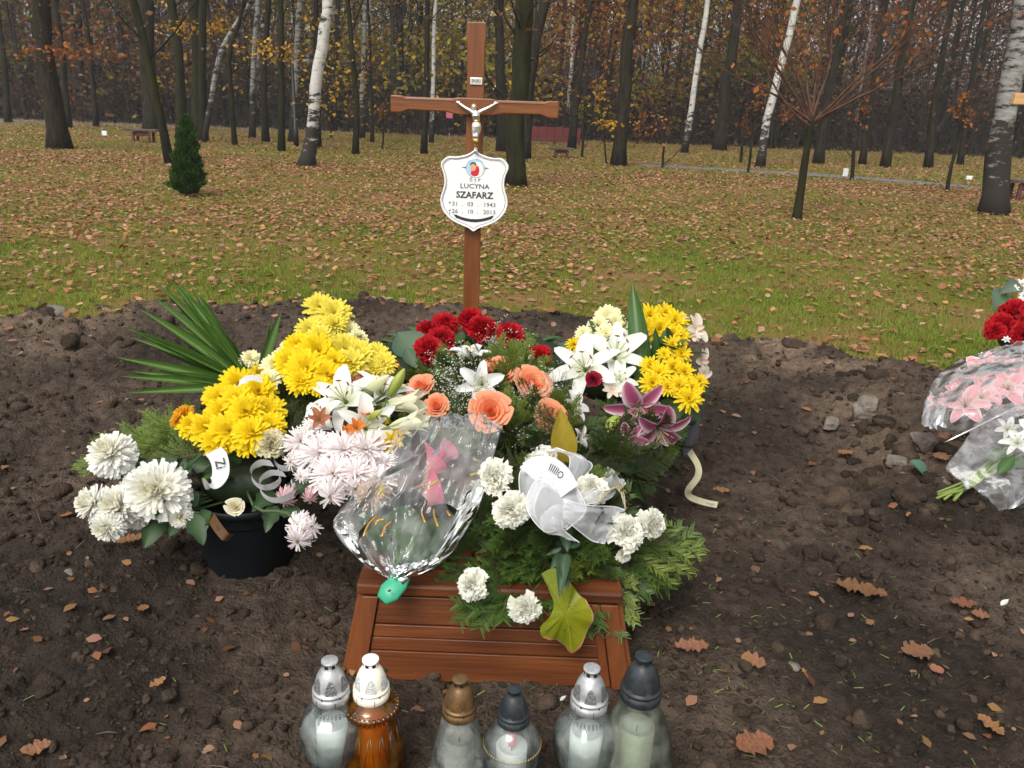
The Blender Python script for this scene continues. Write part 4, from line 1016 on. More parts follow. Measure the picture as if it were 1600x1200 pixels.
for sx in (-1, 1):
    tube(fb, [hd+Vector((sx*.009, .001, .001)), hd+Vector((sx*.0105, .0, -.003))], [.0022, .0016], 5)
    h = j['lh'] if sx < 0 else j['rh']; d = (h-(j['le'] if sx < 0 else j['re'])).normalized(); o = Vector((-d.z, 0, d.x))
    tube(fb, [h, h+d*.008], [.0048, .0050], 7)
    for q, l in zip((-1.35, -.45, .45, 1.35), (.0075, .009, .0085, .0065)): tube(fb, [h+d*.007+o*q*.0026, h+d*(.007+l*.6)+o*q*.0029, h+d*(.007+l)+o*q*.0029-Vector((0, .003, 0))], [.0016, .0015, .0011], 5)
    tube(fb, [h+d*.002+o*.004*sx, h+d*.006+o*.0085*sx], [.0019, .0013], 5)
def remeshed(mb, name, m, vox):
    me = mb.mesh(name, m); o = bpy.data.objects.new(name, me); COL.objects.link(o); md = o.modifiers.new('r', 'REMESH'); md.mode = 'VOXEL'; md.voxel_size = vox; md.use_smooth_shade = True
    dg = bpy.context.evaluated_depsgraph_get(); dg.update(); m2 = bpy.data.meshes.new_from_object(o.evaluated_get(dg)); bpy.data.objects.remove(o)
    if not m2.materials: m2.materials.append(m)
    for p in m2.polygons: p.use_smooth = True
    return m2
fig = part('crucified_figure', remeshed(fb, 'crucified_figure', M_silver, .0011), cross)
lc = MB()
for k in range(7):
    a = -1.5+k*.5; p = j['wa'].lerp(j['hi'], .75)+Vector((math.sin(a)*.012, -.006-math.cos(a)*.006, 0)); tube(lc, [p+Vector((0, 0, .008)), p+Vector((0, -.003, -.006)), p.lerp(j['kn'], .55)+Vector((math.sin(a)*.006, -.004, -.004+.006*math.sin(k*2.1)))], [.006, .0078, .0045], 7)
part('loincloth', remeshed(lc, 'loincloth', M_silver, .0012), fig)
hr = MB()
for k in range(11):
    a = k*.6; tube(hr, [hd+Vector((math.sin(a)*.006, math.cos(a)*.006, .0115)), hd+Vector((math.sin(a)*.0105, .003+math.cos(a)*.007, .003)), hd+Vector((math.sin(a)*.011, .007+math.cos(a)*.004, -.016))], [.0035, .0036, .002], 6)
part('hair', remeshed(hr, 'hair', M_gold, .0011), fig)
wb = MB(); tube(wb, [j['wa']+Vector((0, -.002, .004)), j['wa']+Vector((0, -.002, -.006))], [.0145, .0150], 12); part('sash', wb, fig, mat=M_gold)
sh = MB()
for a, b in (('kn', 'an'), ('kn2', 'an2')): tube(sh, [j[a].lerp(j[b], .15)+Vector((0, -.001, 0)), j[a].lerp(j[b], .95)+Vector((0, -.001, 0))], [.0092, .0062], 9)
part('gilded_shins', sh, fig, mat=M_gold)

# name plate
K = .000380; pc = Q(741, 299, CY-.05); PLM = T(pc) @ Matrix.Rotation(R_(90), 4, 'X')
half = [(0, 462), (60, 418), (130, 392), (220, 375), (310, 372), (385, 295), (352, 190), (340, 100), (352, 20), (378, -60), (388, -130), (368, -210), (325, -275), (250, -340), (140, -390), (60, -420), (0, -462)]
out = spline([(x*K, y*K, 0) for x, y in half], 50); full = out+[Vector((-p.x, p.y, 0)) for p in out[-2:0:-1]]
def plate_mesh(sc, z0, z1, m, name):
    n = len(full); V = [(0, 0, z1)]+[(p.x*sc, p.y*sc, z1) for p in full]+[(p.x*sc, p.y*sc, z0) for p in full]
    mb = MB(); mb.add(V, [(0, 1+(i+1) % n, 1+i) for i in range(n)]); mb.F4.append(np.array([(1+i, 1+(i+1) % n, 1+n+(i+1) % n, 1+n+i) for i in range(n)])); return mb.mesh(name, m, False)
npl = part('name_plate', plate_mesh(1, -.003, .003, M_white, 'name_plate'), cross, PLM)
def ring(sc, r, z, m, name, parent):
    mb = MB(); q = [Vector((p.x*sc, p.y*sc, z)) for p in full]; tube(mb, q+[q[0]], r, 5, cap=False); return part(name, mb, parent, PLM, m)
ring(.975, .0042, .003, M_white, 'rim', npl); ring(.925, .0013, .0032, M_greyp, 'border_line', npl)
kx = K
def ptext(s, x, y, size, bold=False, m=M_black, wx=1.1): flat_text('lettering', s, npl, PLM @ T((0, 0, .0045)), size*kx, m, bold, wx, x*kx, y*kx)
ptext('Ś † P', 5, 128, 52, m=M_greyp); ptext('LUCYNA', 5, 56, 74, wx=1.15); ptext('SZAFARZ', 5, -44, 100, True, wx=1.02)
for yy, (a, b, c, dd) in ((-146, ('*', '31', '03', '1943')), (-230, ('†', '26', '10', '2013'))):
    ptext(a, -278, yy, 60, m=M_greyp); ptext(b, -218, yy, 66, m=M_greyp); ptext('.', -130, yy, 66, m=M_greyp); ptext(c, -42, yy, 66, m=M_greyp); ptext('.', 45, yy, 66, m=M_greyp); ptext(dd, 180, yy, 66, m=M_greyp)
def disc(name, cx, cy, rx, ry, z, m, parent, M0=None):
    mb = MB(); n = 28; V = [(cx*kx, cy*kx, z*.001)]+[((cx+rx*math.cos(6.283*i/n))*kx, (cy+ry*math.sin(6.283*i/n))*kx, z*.001) for i in range(n)]
    mb.add(V, [(0, 1+i, 1+(i+1) % n) for i in range(n)]); return part(name, mb, parent, PLM, m)
M_sk = mat('picture_skin', srgb(214, 160, 130), rough=.4); M_rd = mat('picture_red', srgb(200, 40, 50), rough=.4); M_bl = mat('picture_blue', srgb(165, 205, 230), rough=.35); M_wh = mat('picture_veil', srgb(236, 225, 215), rough=.4); M_hr = mat('picture_hair', srgb(90, 60, 50), rough=.4)
pic = disc('picture', 8, 262, 104, 98, 4.2, M_bl, npl)
disc('veil', 35, 250, 62, 78, 4.6, M_wh, pic); disc('robe', 2, 205, 46, 36, 5.0, M_rd, pic); disc('robe', 30, 235, 24, 50, 5.2, M_rd, pic); disc('hair', -16, 295, 36, 30, 5.4, M_hr, pic); disc('face', -18, 265, 34, 40, 5.8, M_sk, pic)
mb = MB(); q = [Vector(((8+106*math.cos(a))*kx, (262+100*math.sin(a))*kx, .0042)) for a in np.linspace(0, 6.283, 33)]; tube(mb, q, .0015, 5, cap=False); part('ring', mb, pic, PLM, M_silver)
mb = MB()
for sg in (-1, 1): mb.add([((8+sg*108)*kx, 272*kx, .004), ((8+sg*108)*kx, 252*kx, .004), ((8+sg*160)*kx, 262*kx, .004)], [(0, 1, 2)])
part('ornament', mb, npl, PLM, M_greyp)
mb = MB(); V = []
for i in range(15):
    x = -190+i*27; y = -330+38*(x/190)**2; V += [(x*kx, (y+17)*kx, .0042), (x*kx, (y-17)*kx, .0042)]
mb.add(V, [(2*i, 2*i+1, 2*i+3, 2*i+2) for i in range(14)])
for sg in (-1, 1): mb.add([(sg*195*kx, -270*kx, .0043), (sg*235*kx, -265*kx, .0043), (sg*205*kx, -305*kx, .0043), (sg*170*kx, -315*kx, .0043)], [(0, 1, 2, 3)])
for kk in range(5): box(mb, ((-28+kk*14)*kx, (-335+(kk % 2)*14)*kx, .0045), (.007, .007, .001))
part('ribbon_emblem', mb, npl, PLM, M_black)
mb = MB(); tube(mb, [(0, .462*K*1000-.004, .004), (0, .462*K*1000+.012, .004)], .0035, 6); part('hanger', mb, npl, PLM, M_silver)

# ---- wooden grave cover
bl, br = P(537, 1063), P(986, 1072); BY = (bl.y+br.y)/2; xl, xr = bl.x, br.x; HB = .215; tl = P(567, 914, HB); tr_x = P(962, 918, HB).x; TY = tl.y
tlx = tl.x; BL = 1.62; yb0 = BY+BL; yb1 = yb0-(TY-BY)
gb = thing('grave_cover', 'low brown plank grave cover with sloping sides under the flowers', 'grave cover', ((xl+xr)/2, BY, 0))
core = MB(); ins = .014
hexa(core, [(xl+ins, BY+ins, 0), (xr-ins, BY+ins, 0), (xr-ins, yb0-ins, 0), (xl+ins, yb0-ins, 0), (tlx+ins, TY+ins, HB-.01), (tr_x-ins, TY+ins, HB-.01), (tr_x-ins, yb1-ins, HB-.01), (tlx+ins, yb1-ins, HB-.01)])
part('inner_box', core.mesh('inner_box', M_gap, False), gb)
def slope_piece(name, a0, a1, b0, b1, s0, s1, t0, t1, th, m):
    """piece on the sloping face a0-a1 (bottom edge), b0-b1 (top edge): along s0..s1, up t0..t1, th thick outwards"""
    f = lambda s, t: a0.lerp(a1, s).lerp(b0.lerp(b1, s), t)
    nrm = (a1-a0).cross(b0-a0).normalized()
    q = [f(s0, t0), f(s1, t0), f(s1, t1), f(s0, t1)]; mb = MB()
    hexa(mb, [p-nrm*.012 for p in q]+[p+nrm*th for p in q]); me = beveled(mb.mesh(name, m), .0022, 2); return part(name, me, gb)
A0, A1, B0, B1 = Vector((xl, BY, 0)), Vector((xr, BY, 0)), Vector((tlx, TY, HB)), Vector((tr_x, TY, HB))
D0, D1, E0, E1 = Vector((xl, yb0, 0)), Vector((xr, yb0, 0)), Vector((tlx, yb1, HB)), Vector((tr_x, yb1, HB))
FT = [(.0, .315), (.323, .462), (.464, .60), (.608, .90)]
for t0, t1 in FT: slope_piece('plank', A0, A1, B0, B1, .073, .927, t0+.002, t1-.002, .002+.001*U(0, 1), M_bx)
slope_piece('stile', A0, A1, B0, B1, .004, .070, 0, .90, .009, M_bz); slope_piece('stile', A0, A1, B0, B1, .930, .996, 0, .90, .009, M_bz)
slope_piece('inner_stile', A0, A1, B0, B1, .895, .927, .02, .89, .006, M_bz)
for (a, b, c, d) in ((D0, A0, E0, B0), (A1, D1, B1, E1), (D1, D0, E1, E0)):
    for t0, t1 in FT: slope_piece('plank', a, b, c, d, .04, .96, t0+.002, t1-.002, .002, M_by)
    slope_piece('stile', a, b, c, d, .002, .038, 0, .90, .008, M_bz); slope_piece('stile', a, b, c, d, .962, .998, 0, .90, .008, M_bz)
for (a, b, mm) in (((tlx-.012, TY-.014), (tr_x+.012, TY+.05), M_bx), ((tlx-.012, yb1-.05), (tr_x+.012, yb1+.012), M_bx), ((tlx-.012, TY+.052), (tlx+.05, yb1-.052), M_by), ((tr_x-.05, TY+.052), (tr_x+.012, yb1-.052), M_by)):
    part('top_rail', bbox_mesh('top_rail', ((a[0]+b[0])/2, (a[1]+b[1])/2, HB-.003), (b[0]-a[0], b[1]-a[1], .026), mm, .005), gb)
for i in range(5):
    w = (tr_x-tlx-.104)/5; part('plank', bbox_mesh('plank', (tlx+.052+w*(i+.5), (TY+yb1)/2, HB+.001), (w-.003, yb1-TY-.106, .014), M_by, .002), gb)

# ---- grave candle lanterns
M_clear = glass_mat('clear_glass', (.94, .97, .96), .6, .05, .13, (.62, .68, .66)); M_amber = glass_mat('amber_glass', (.88, .52, .05), .6, .07, .16, (.50, .24, .008)); M_frost = glass_mat('frosted_glass', (.9, .92, .9), .6, .2, .26, (.55, .58, .55))
M_greenish = glass_mat('grey_green_glass', (.86, .9, .84), .6, .15, .22, (.42, .45, .38))
M_wax = mat('wax', (.70, .71, .70), (.78, .78, .76), 12, rough=.5); M_hole = mat('vent_hole', (.008, .008, .008), rough=.9)
M_lsilver = mat('lid_silver', (.36, .37, .38), (.56, .57, .58), 60, rough=.38, metal=.55); M_lsdark = mat('lid_silver_relief', (.10, .10, .11), (.30, .31, .32), 240, rough=.5, metal=.5, bump=.5, bscale=300)
M_lcream = mat('lid_cream', (.72, .68, .55), (.80, .77, .66), 40, rough=.45); M_lcreamr = mat('lid_cream_relief', (.42, .44, .44), (.75, .75, .72), 240, rough=.5, bump=.5, bscale=300)
M_lbronze = mat('lid_bronze', (.10, .058, .024), (.18, .105, .045), 40, rough=.42, metal=.5); M_lbronzer = mat('lid_bronze_relief', (.11, .06, .022), (.22, .12, .05), 200, rough=.5, metal=.5)
M_lblack = mat('lid_black', (.012, .016, .020), (.03, .037, .043), 50, rough=.42); M_lblackr = mat('lid_black_relief', (.010, .013, .017), (.022, .027, .032), 150, rough=.55)
M_lwhite = mat('lid_cap_white', (.80, .80, .78), rough=.4)
LIDP = [(.029, -.004), (.0325, 0), (.0325, .013), (.0305, .0145), (.0305, .0185), (.032, .0195), (.0318, .0225), (.0285, .024), (.0278, .032), (.0255, .044), (.0215, .056), (.0150, .0675), (.0128, .0695), (.0128, .0705), (.0122, .0710), (.0122, .0805), (.0140, .0808), (.0144, .0812), (.0144, .0846), (.0138, .0852), (.0001, .0852)]
def on_lid(z):
    for (r0, z0), (r1, z1) in zip(LIDP, LIDP[1:]):
        if z0 <= z <= z1 and z1 > z0: return r0+(r1-r0)*(z-z0)/(z1-z0)
    return .01
def lantern(label, u, v, Y, bodyp, glass, lm, lr, cap=None, flute=None, wax=True, extras=None, wz=.145, waxr=.031):
    top = Q(u, v, Y); Hb = max(z for r, z in bodyp); g = 0.0; k = (top.z-g)/(Hb+.0852)
    t = thing('grave_lantern', label, 'lantern', (top.x, Y, g), 'grave candles in a row before the cover'); M0 = T((top.x, Y, g)) @ Matrix.Rotation(U(0, 6), 4, 'Z') @ Matrix.Scale(k, 4)
    wd = [1.24 if z < .17 else 1.24-.14*min(1, (z-.17)/.03) for r, z in bodyp]; pts = spline([(r*w_, 0, z) for (r, z), w_ in zip(bodyp, wd)], 34); mb = MB(); lathe(mb, [(.001, .002)]+[(p.x, p.z) for p in pts], 48, flute=flute); gl = part('glass_body', mb, t, M0, glass)
    mb = MB(); lathe(mb, [(.001, .008)]+[(max(.004, p.x-.0035), p.z*.985+.004) for p in pts], 48, flute=flute); part('inner_wall', mb, gl, M0, glass)
    if wax:
        mb = MB(); lathe(mb, [(.001, .009), (waxr*.9, .009), (waxr, wz*.5), (waxr*1.03, wz), (waxr*.9, wz+.002), (waxr*.85, wz-.012), (.001, wz-.014)], 24); c = part('candle', mb, t, M0, M_wax)
        mb = MB(); tube(mb, [(0, 0, wz-.014), (.001, 0, wz-.002)], .0012, 5); part('wick', mb, c, M0, M_hole)
    ML = M0 @ T((0, 0, Hb)) @ Matrix.Diagonal((1.1, 1.1, 1, 1)); mb = MB(); lathe(mb, LIDP, 36); lid = part('lid', mb, t, ML, lm)
    for q in range(6):
        a0 = q*6.283/6; mb = MB(); V = []; z0, z1 = .026, .054
        for i in range(8):
            z = z0+(z1-z0)*i/7; w = .36*math.sqrt(max(.02, 1-(i/7)**2.2)); r = on_lid(z)+.0007
            for jx in range(5): a = a0+w*(jx/2-1); V.append((r*math.cos(a), r*math.sin(a), z))
        mb.add(V, grid_faces(8, 5)[:, ::-1]); part('arch_relief', mb, lid, ML, lr)
        mb = MB(); a = a0+.52; box(mb, (0, 0, 0), (.0022, .0062, .0078), Matrix.Rotation(a, 4, 'Z') @ T((.0118, 0, .0760))); part('vent', mb.mesh('vent', M_hole, False), lid, ML); mb = MB(); box(mb, (0, 0, 0), (.002, .0026, .004), Matrix.Rotation(a, 4, 'Z') @ T((.0300, 0, .0165))); part('vent', mb.mesh('vent', M_hole, False), lid, ML)
        mb = MB(); box(mb, (0, 0, 0), (.001, .0009, .011), Matrix.Rotation(a0+.2, 4, 'Z') @ T((.0325, 0, .0065))); part('notch', mb.mesh('notch', M_hole, False), lid, ML)
    if cap:
        mb = MB(); lathe(mb, [(.0146, .0806), (.0147, .0850), (.0140, .0857), (.0001, .0858)], 28); part('cap', mb, lid, ML, cap)
    if extras: extras(t, M0)
    return t
def pan(n, a): return lambda ang, z: 1+a*abs(math.sin(n*ang*.5))*(1 if .05 < z < .19 else .2)
BP1 = [(.034, 0), (.040, .012), (.040, .03), (.031, .05), (.036, .066), (.047, .092), (.049, .118), (.050, .142), (.043, .163), (.032, .178), (.0295, .190), (.0305, .205)]
BP2 = [(.043, 0), (.052, .02), (.053, .06), (.048, .10), (.038, .145), (.032, .168), (.043, .176), (.0445, .184), (.036, .192), (.0300, .205)]
BP3 = [(.050, 0), (.055, .012), (.052, .045), (.045, .09), (.038, .135), (.0325, .175), (.0300, .205)]
BP4 = [(.030, 0), (.034, .012), (.044, .05), (.052, .095), (.0535, .125), (.049, .155), (.039, .178), (.0310, .190), (.0300, .2)]
BP6 = [(.045, 0), (.053, .02), (.057, .06), (.055, .095), (.047, .135), (.037, .170), (.0320, .190), (.0305, .208)]
def ex_beads(t, M0):
    for q in range(2):
        mb = MB(); r = (.0355, .0365)[q]; zz = (.186, .180)[q]
        for i in range(30): a = i*6.283/30; tube(mb, [(r*math.cos(a), r*math.sin(a), zz-.002), (r*math.cos(a), r*math.sin(a), zz+.002)], .0022, 5)
        part('beaded_ring', mb, t, M0, M_clear)
def ex_scallop(t, M0):
    mb = MB()
    for i in range(34): a = i*6.283/34; tube(mb, [(.052*math.cos(a), .052*math.sin(a), .173), (.053*math.cos(a), .053*math.sin(a), .180), (.050*math.cos(a), .050*math.sin(a), .187)], .0030, 5)
    part('scalloped_collar', mb, t, M0, M_amber)
    mb = MB()
    for i in range(14):
        a = i*6.283/14
        for sg in (-1, 1): tube(mb, [((r*1.24+.0008)*math.cos(a+sg*o), (r*1.24+.0008)*math.sin(a+sg*o), z) for r, z, o in ((.0525, .05, .02), (.0475, .10, .10), (.0385, .142, .20))], .0011, 4)
    part('cut_lines', mb, t, M0, M_amber)
def ex_gold(t, M0):
    mb = MB()
    for i in range(60): a = i*6.283/60; tube(mb, [(.0650*math.cos(a), .0650*math.sin(a), .138), (.0638*math.cos(a), .0638*math.sin(a), .143)], .0015, 4)
    part('gold_band', mb, t, M0, M_gold)
    mb = MB()
    for i in range(9):
        a = i*6.283/9; tube(mb, [(r*math.cos(a), r*math.sin(a), z) for r, z in ((.0440, .014), (.0560, .052), (.0650, .092))], .0012, 4)
    part('ribs', mb, t, M0, M_clear)
    mb = MB(); lathe(mb, [(.009, .132), (.010, .160), (.0001, .162)], 12); part('red_wick_holder', mb, t, M0, mat('pink_red_plastic', (.62, .06, .12), rough=.4))
def ex_flower(t, M0):
    mb = MB(); M1 = t.matrix_basis
    for i in range(10): a = 3.6+U(-.25, .2)-M0.to_euler().z; z = U(.02, .085); r = .0700-.15*max(0, z-.02); tube(mb, [(r*math.cos(a), r*math.sin(a), z), (r*math.cos(a+.06), r*math.sin(a+.06), z+U(-.006, .008))], .002, 4, (.45, .22, .02) if i % 3 else (.35, .01, .06))
    part('painted_sprig', mb, t, M0, M_petal)
lantern('clear glass grave candle with silver lid, leftmost of the row', 515, 1031, 1.165, BP1, M_clear, M_lsilver, M_lsdark, None, pan(8, .05), extras=ex_beads)
lantern('amber glass grave candle with cream white lid', 579, 1029, 1.175, BP2, M_amber, M_lcream, M_lcreamr, M_lwhite, extras=ex_scallop)
lantern('frosted glass grave candle with bronze lid', 719, 1060, 1.150, BP3, M_frost, M_lbronze, M_lbronzer, None, pan(6, .035), extras=ex_flower)
lantern('round clear glass grave candle with gold band and black lid', 804, 1075, 1.155, BP4, M_clear, M_lblack, M_lblackr, None, extras=ex_gold, wz=.13, waxr=.034)
lantern('clear glass grave candle with silver lid, second from the right', 925, 1043, 1.165, BP1, M_clear, M_lsilver, M_lsdark, None, pan(8, .05), extras=ex_beads)
lantern('greenish pear-shaped glass grave candle with black lid, rightmost', 1007, 1024, 1.17, BP6, M_greenish, M_lblack, M_lblackr, None)
# ================================================================== flowers on the grave
def base_pad(parent, name, cen, rad, c=(.02, .035, .012)):      # moss and straw pad that carries the stems
    V, F = ico(3, 5, .12); mb = MB(); mb.add(V*np.array(rad)+np.array(Vector(cen)[:]), F, c); return part(name, mb, parent, mat=M_green)
M_satin = mat('white_satin', (.62, .62, .64), rough=.35, spec=.5, transl=.2); M_cream = mat('cream_ribbon', (.66, .60, .36), (.72, .68, .48), 30, rough=.4, transl=.2); M_bronze = mat('bronze_ribbon', (.09, .042, .015), rough=.35, spec=.5)
M_blackwrap = mat('black_wrap', (.006, .006, .008), rough=.3, spec=.5); M_goldp = mat('gold_print', (.62, .33, .06), rough=.35, metal=.5)
M_tulle = mat('white_tulle', (.88, .89, .93), rough=.7, transl=.3, trans=.52); M_tulle_edge = mat('tulle_edge', (.82, .82, .85), rough=.5, trans=.1)

# ---- black pot
pb = P(401, 870, 0); pot = thing('flower_pot', 'black plastic bucket standing left of the grave cover', 'flower pot', (pb.x, pb.y-.04, 0)); PC = Vector((pb.x, pb.y-.04, 0))
rp = 84*mpp(P(400, 830, .2)); mb = MB(); lathe(mb, [(.001, 0), (rp*.80, 0), (rp*.83, .008), (rp*.97, .20), (rp*.975, .203), (rp*1.03, .204), (rp*1.03, .224), (rp*1.0, .226), (rp*.96, .222), (rp*.95, .17), (.001, .165)], 48); part('bucket', mb, pot, T(PC), M_pot)
PT = PC+Vector((0, 0, .24))
# ---- white chrysanthemums on the left
t = thing('white_chrysanthemum_bunch', 'big white chrysanthemums hanging out over the left side of the pot', 'flowers', PC+Vector((0, 0, .2)))
for (u, v, z, r, f) in ((168, 703, .37, 42, (-.3, -.3, .3)), (241, 765, .32, 58, (-.1, -.5, .1)), (137, 785, .27, 33, (-.8, -.3, 0)), (178, 790, .27, 44, (-.4, -.5, 0)), (163, 826, .235, 30, (-.3, -.6, -.5)), (212, 812, .225, 26, (-.1, -.5, -.4)), (281, 808, .25, 20, (0, -.6, -.3)), (205, 748, .30, 16, (-.3, -.2, .4)), (196, 775, .26, 30, (-.2, -.3, 0))):
    flower('mumw', t, u, v, z, r, f, stem_to=PT, sc=.95)
for a in ((270, 775, .24, 225, 852, .18), (300, 790, .25, 262, 838, .2), (250, 740, .3, 210, 715, .33), (300, 800, .25, 318, 850, .2), (230, 720, .3, 190, 745, .3), (310, 770, .28, 245, 815, .24), (330, 800, .26, 300, 830, .2), (300, 740, .3, 215, 735, .3)): green_at(t, 'mumleaf', *a, w=1.3)
greens(t, P(290, 780, .24), (.10, .10, .08), 12, ['mumleaf'], .09)
# ---- yellow bouquet with asparagus fern
t = thing('yellow_chrysanthemum_bouquet', 'bouquet of deep yellow chrysanthemums rising from the black pot', 'flowers', PT)
for (u, v, z, r) in ((372, 598, .47, 27), (404, 610, .47, 30), (345, 618, .45, 26), (350, 645, .43, 30), (384, 640, .45, 32), (419, 640, .44, 30), (325, 668, .40, 26), (358, 672, .41, 30), (395, 672, .42, 28), (422, 664, .42, 22), (340, 688, .385, 24), (386, 690, .39, 22), (372, 622, .465, 26), (300, 664, .4, 22), (408, 582, .47, 18)): flower('mumy', t, u, v, z, r, sc=1.14)
for (u, v, z, r) in ((284, 646, .40, 20), (296, 664, .39, 18), (276, 655, .39, 14)): flower('muma', t, u, v, z, r, (-.4, -.2, .2))
for i in range(16): green_at(t, 'fern', 320+U(-30, 60), 690+U(-30, 30), .30, 270+U(-90, 70), 690+U(-50, 40), .26+U(-.03, .05), .7)
for i in range(16): green_at(t, 'ferndk', 440+U(-40, 30), 660+U(-20, 40), .38, 465+U(-40, 60), 620+U(-40, 30), .40+U(-.03, .04), .8)
for a in ((340, 690, .30, 190, 655, .26), (330, 695, .30, 130, 685, .22), (320, 695, .28, 95, 708, .18), (330, 690, .30, 220, 640, .26)): green_at(t, 'fern', *a, w=.5)
greens(t, P(390, 735, .28), (.13, .10, .08), 26, ['ferndk', 'mumleaf', 'leaf'], .085, (.1, .8))
base_pad(t, 'stem_bundle', PT+Vector((0, .02, .02)), (.11, .10, .07))
base_pad(t, 'stem_bundle', P(400, 660, .36), (.07, .06, .05), (.03, .05, .015)); base_pad(t, 'stem_bundle', P(500, 620, .36), (.08, .07, .06), (.03, .05, .015))
ribbon('ribbon', t, [P(333, 704, .38), P(341, 714, .375), P(345, 730, .36), P(343, 746, .345), P(332, 756, .335), P(318, 756, .335)], [(1, -.1, .1)]*5+[(.9, -.3, .6)], .042, M_satin, 'Zi', M_black, .8, .42, flip=-1, edge=M_goldp)
ribbon('ribbon', t, [P(366, 612, .505), P(374, 600, .53), P(392, 590, .54), P(410, 594, .53)], [(.2, .8, .5)]*4, .016, M_satin)
ribbon('bronze_ribbon', t, [P(330, 808, .25), P(340, 824, .245), P(352, 838, .235), P(362, 840, .225)], [(.5, 0, .6)]*4, .026, M_bronze, 'EB', M_black, .5, .5, flip=-1)
# ---- light yellow and cream spray at the back left
t = thing('pale_yellow_chrysanthemum_spray', 'tall spray of lemon yellow chrysanthemums, highest flowers on the left', 'flowers', P(500, 640, .25))
for (u, v, z, r) in ((500, 478, .62, 26), (523, 488, .61, 26), (522, 503, .59, 18), (484, 512, .58, 22), (500, 525, .57, 20), (540, 545, .54, 30), (562, 552, .53, 26), (548, 565, .52, 24), (590, 556, .52, 24), (600, 565, .51, 18), (585, 572, .50, 18)): flower('mumly', t, u, v, z, r, sc=1.15)
for (u, v, z, r) in ((470, 540, .55, 28), (498, 548, .545, 32), (480, 575, .52, 32), (455, 565, .52, 26), (512, 582, .51, 26), (525, 562, .53, 24), (470, 592, .50, 24), (500, 600, .49, 20)): flower('mumy', t, u, v, z, r, sc=1.12)
for (u, v, z, r) in ((430, 568, .51, 26), (446, 553, .52, 20), (420, 590, .49, 22), (393, 559, .50, 18), (548, 515, .56, 18), (560, 528, .55, 18), (500, 497, .58, 10), (447, 540, .52, 10)): flower('mumc', t, u, v, z, r)
base_pad(t, 'stem_bundle', P(510, 590, .40), (.12, .10, .10), (.02, .04, .012))
greens(t, P(510, 570, .46), (.10, .08, .08), 18, ['mumleaf', 'ferndk'], .09, (0, .9))
for a in ((505, 600, .45, 500, 490, .6), (500, 590, .45, 515, 510, .58), (520, 590, .44, 545, 520, .55)): 
    mb = MB(); tube(mb, [P(*a[:3]), P(*a[3:])], .004, 5, (.06, .11, .03)); part('stem', mb, t, mat=M_green)
for i in range(9): green_at(t, 'ferndk', 450+U(-20, 40), 640+U(-20, 20), .40, 510+U(-60, 60), 590+U(-25, 25), .43, .8)
# ---- palm leaf
t = thing('palm_leaf', 'fan-shaped green palm leaf spread behind the yellow flowers', 'palm leaf', P(395, 610, .42))
for (u, v, z, w) in ((222, 580, .38, 1), (236, 548, .42, 1), (240, 545, .43, .5), (248, 524, .46, 1), (262, 505, .48, 1.1), (285, 490, .50, 1.1), (305, 487, .52, 1.1), (345, 490, .53, 1.1), (432, 508, .54, 1.0), (228, 624, .35, .9), (270, 530, .44, 1.3), (300, 545, .45, 1.4), (320, 520, .47, 1.2), (240, 600, .36, .9), (412, 515, .53, .6), (455, 512, .55, .5), (255, 515, .47, 1.1), (274, 497, .49, 1.1), (325, 489, .52, 1.0), (232, 565, .40, 1.0), (225, 602, .36, .9), (290, 520, .45, 1.2), (265, 560, .41, 1.2), (335, 530, .47, 1.2)):
    a, b = P(398, 606, .44), P(u, v, z); L = (b-a).length; m = along(a, b-a, (CAMP-a).normalized()+Vector((U(-.5, .5), 0, .3)), L); o = put('blade', t, m @ Matrix.Diagonal((1, w*1.0*min(1, .33/L), 1, 1)), name='leaflet')
mb = MB(); tube(mb, [P(398, 606, .44), P(410, 680, .33), PT], .005, 6, (.06, .12, .03)); part('stalk', mb, t, mat=M_green)
# ---- pale pink chrysanthemums
t = thing('pink_white_chrysanthemum_bouquet', 'loose pale pink and white chrysanthemums drooping beside the wrapped bouquet', 'flowers', P(530, 800, .2))
for (u, v, z, r, k, f) in ((470, 688, .42, 28, 'mump', None), (500, 705, .42, 34, 'mump', None), (538, 700, .44, 34, 'mump', None), (572, 700, .44, 36, 'mump', None), (520, 738, .41, 36, 'mump', None), (556, 738, .41, 32, 'mump', None), (590, 745, .40, 32, 'mump', None), (598, 722, .41, 26, 'mump', None), (452, 722, .39, 22, 'mumpd', (-.5, -.2, -.3)), (468, 745, .385, 20, 'mumpd', (-.4, -.3, -.5)), (515, 778, .38, 32, 'mumpd', (0, -.5, -.6)), (556, 766, .38, 30, 'mumpd', (.1, -.5, -.5)), (443, 785, .33, 22, 'mumpp', (-.2, -.4, -.9)), (484, 783, .345, 20, 'mumpp', (.1, -.4, -.9)), (462, 822, .31, 28, 'mumpd', (-.2, -.5, -.4)), (464, 848, .285, 28, 'mumpd', (-.1, -.5, -.7)), (488, 824, .31, 26, 'mumpd', (.6, -.4, -.2)), (582, 772, .38, 28, 'mumb', (.2, -.4, -.2)), (490, 668, .43, 22, 'mump', None)): flower(k, t, u, v, z, r, f, sc=1.1)
base_pad(t, 'stem_bundle', P(530, 745, .32), (.10, .08, .06))
greens(t, P(520, 755, .33), (.10, .07, .05), 16, ['mumleaf'], .07, (-.1, .6))
for a in ((470, 800, .3, 430, 800, .29), (430, 770, .3, 395, 795, .3), (430, 790, .29, 415, 830, .26), (470, 760, .34, 440, 765, .33)): green_at(t, 'mumleaf', *a, w=1.2)
mb = MB(); tube(mb, spline([P(465, 818, .31), P(445, 800, .32), P(400, 795, .30), PT], 8), .004, 5, (.08, .12, .05)); part('stem', mb, t, mat=M_green)
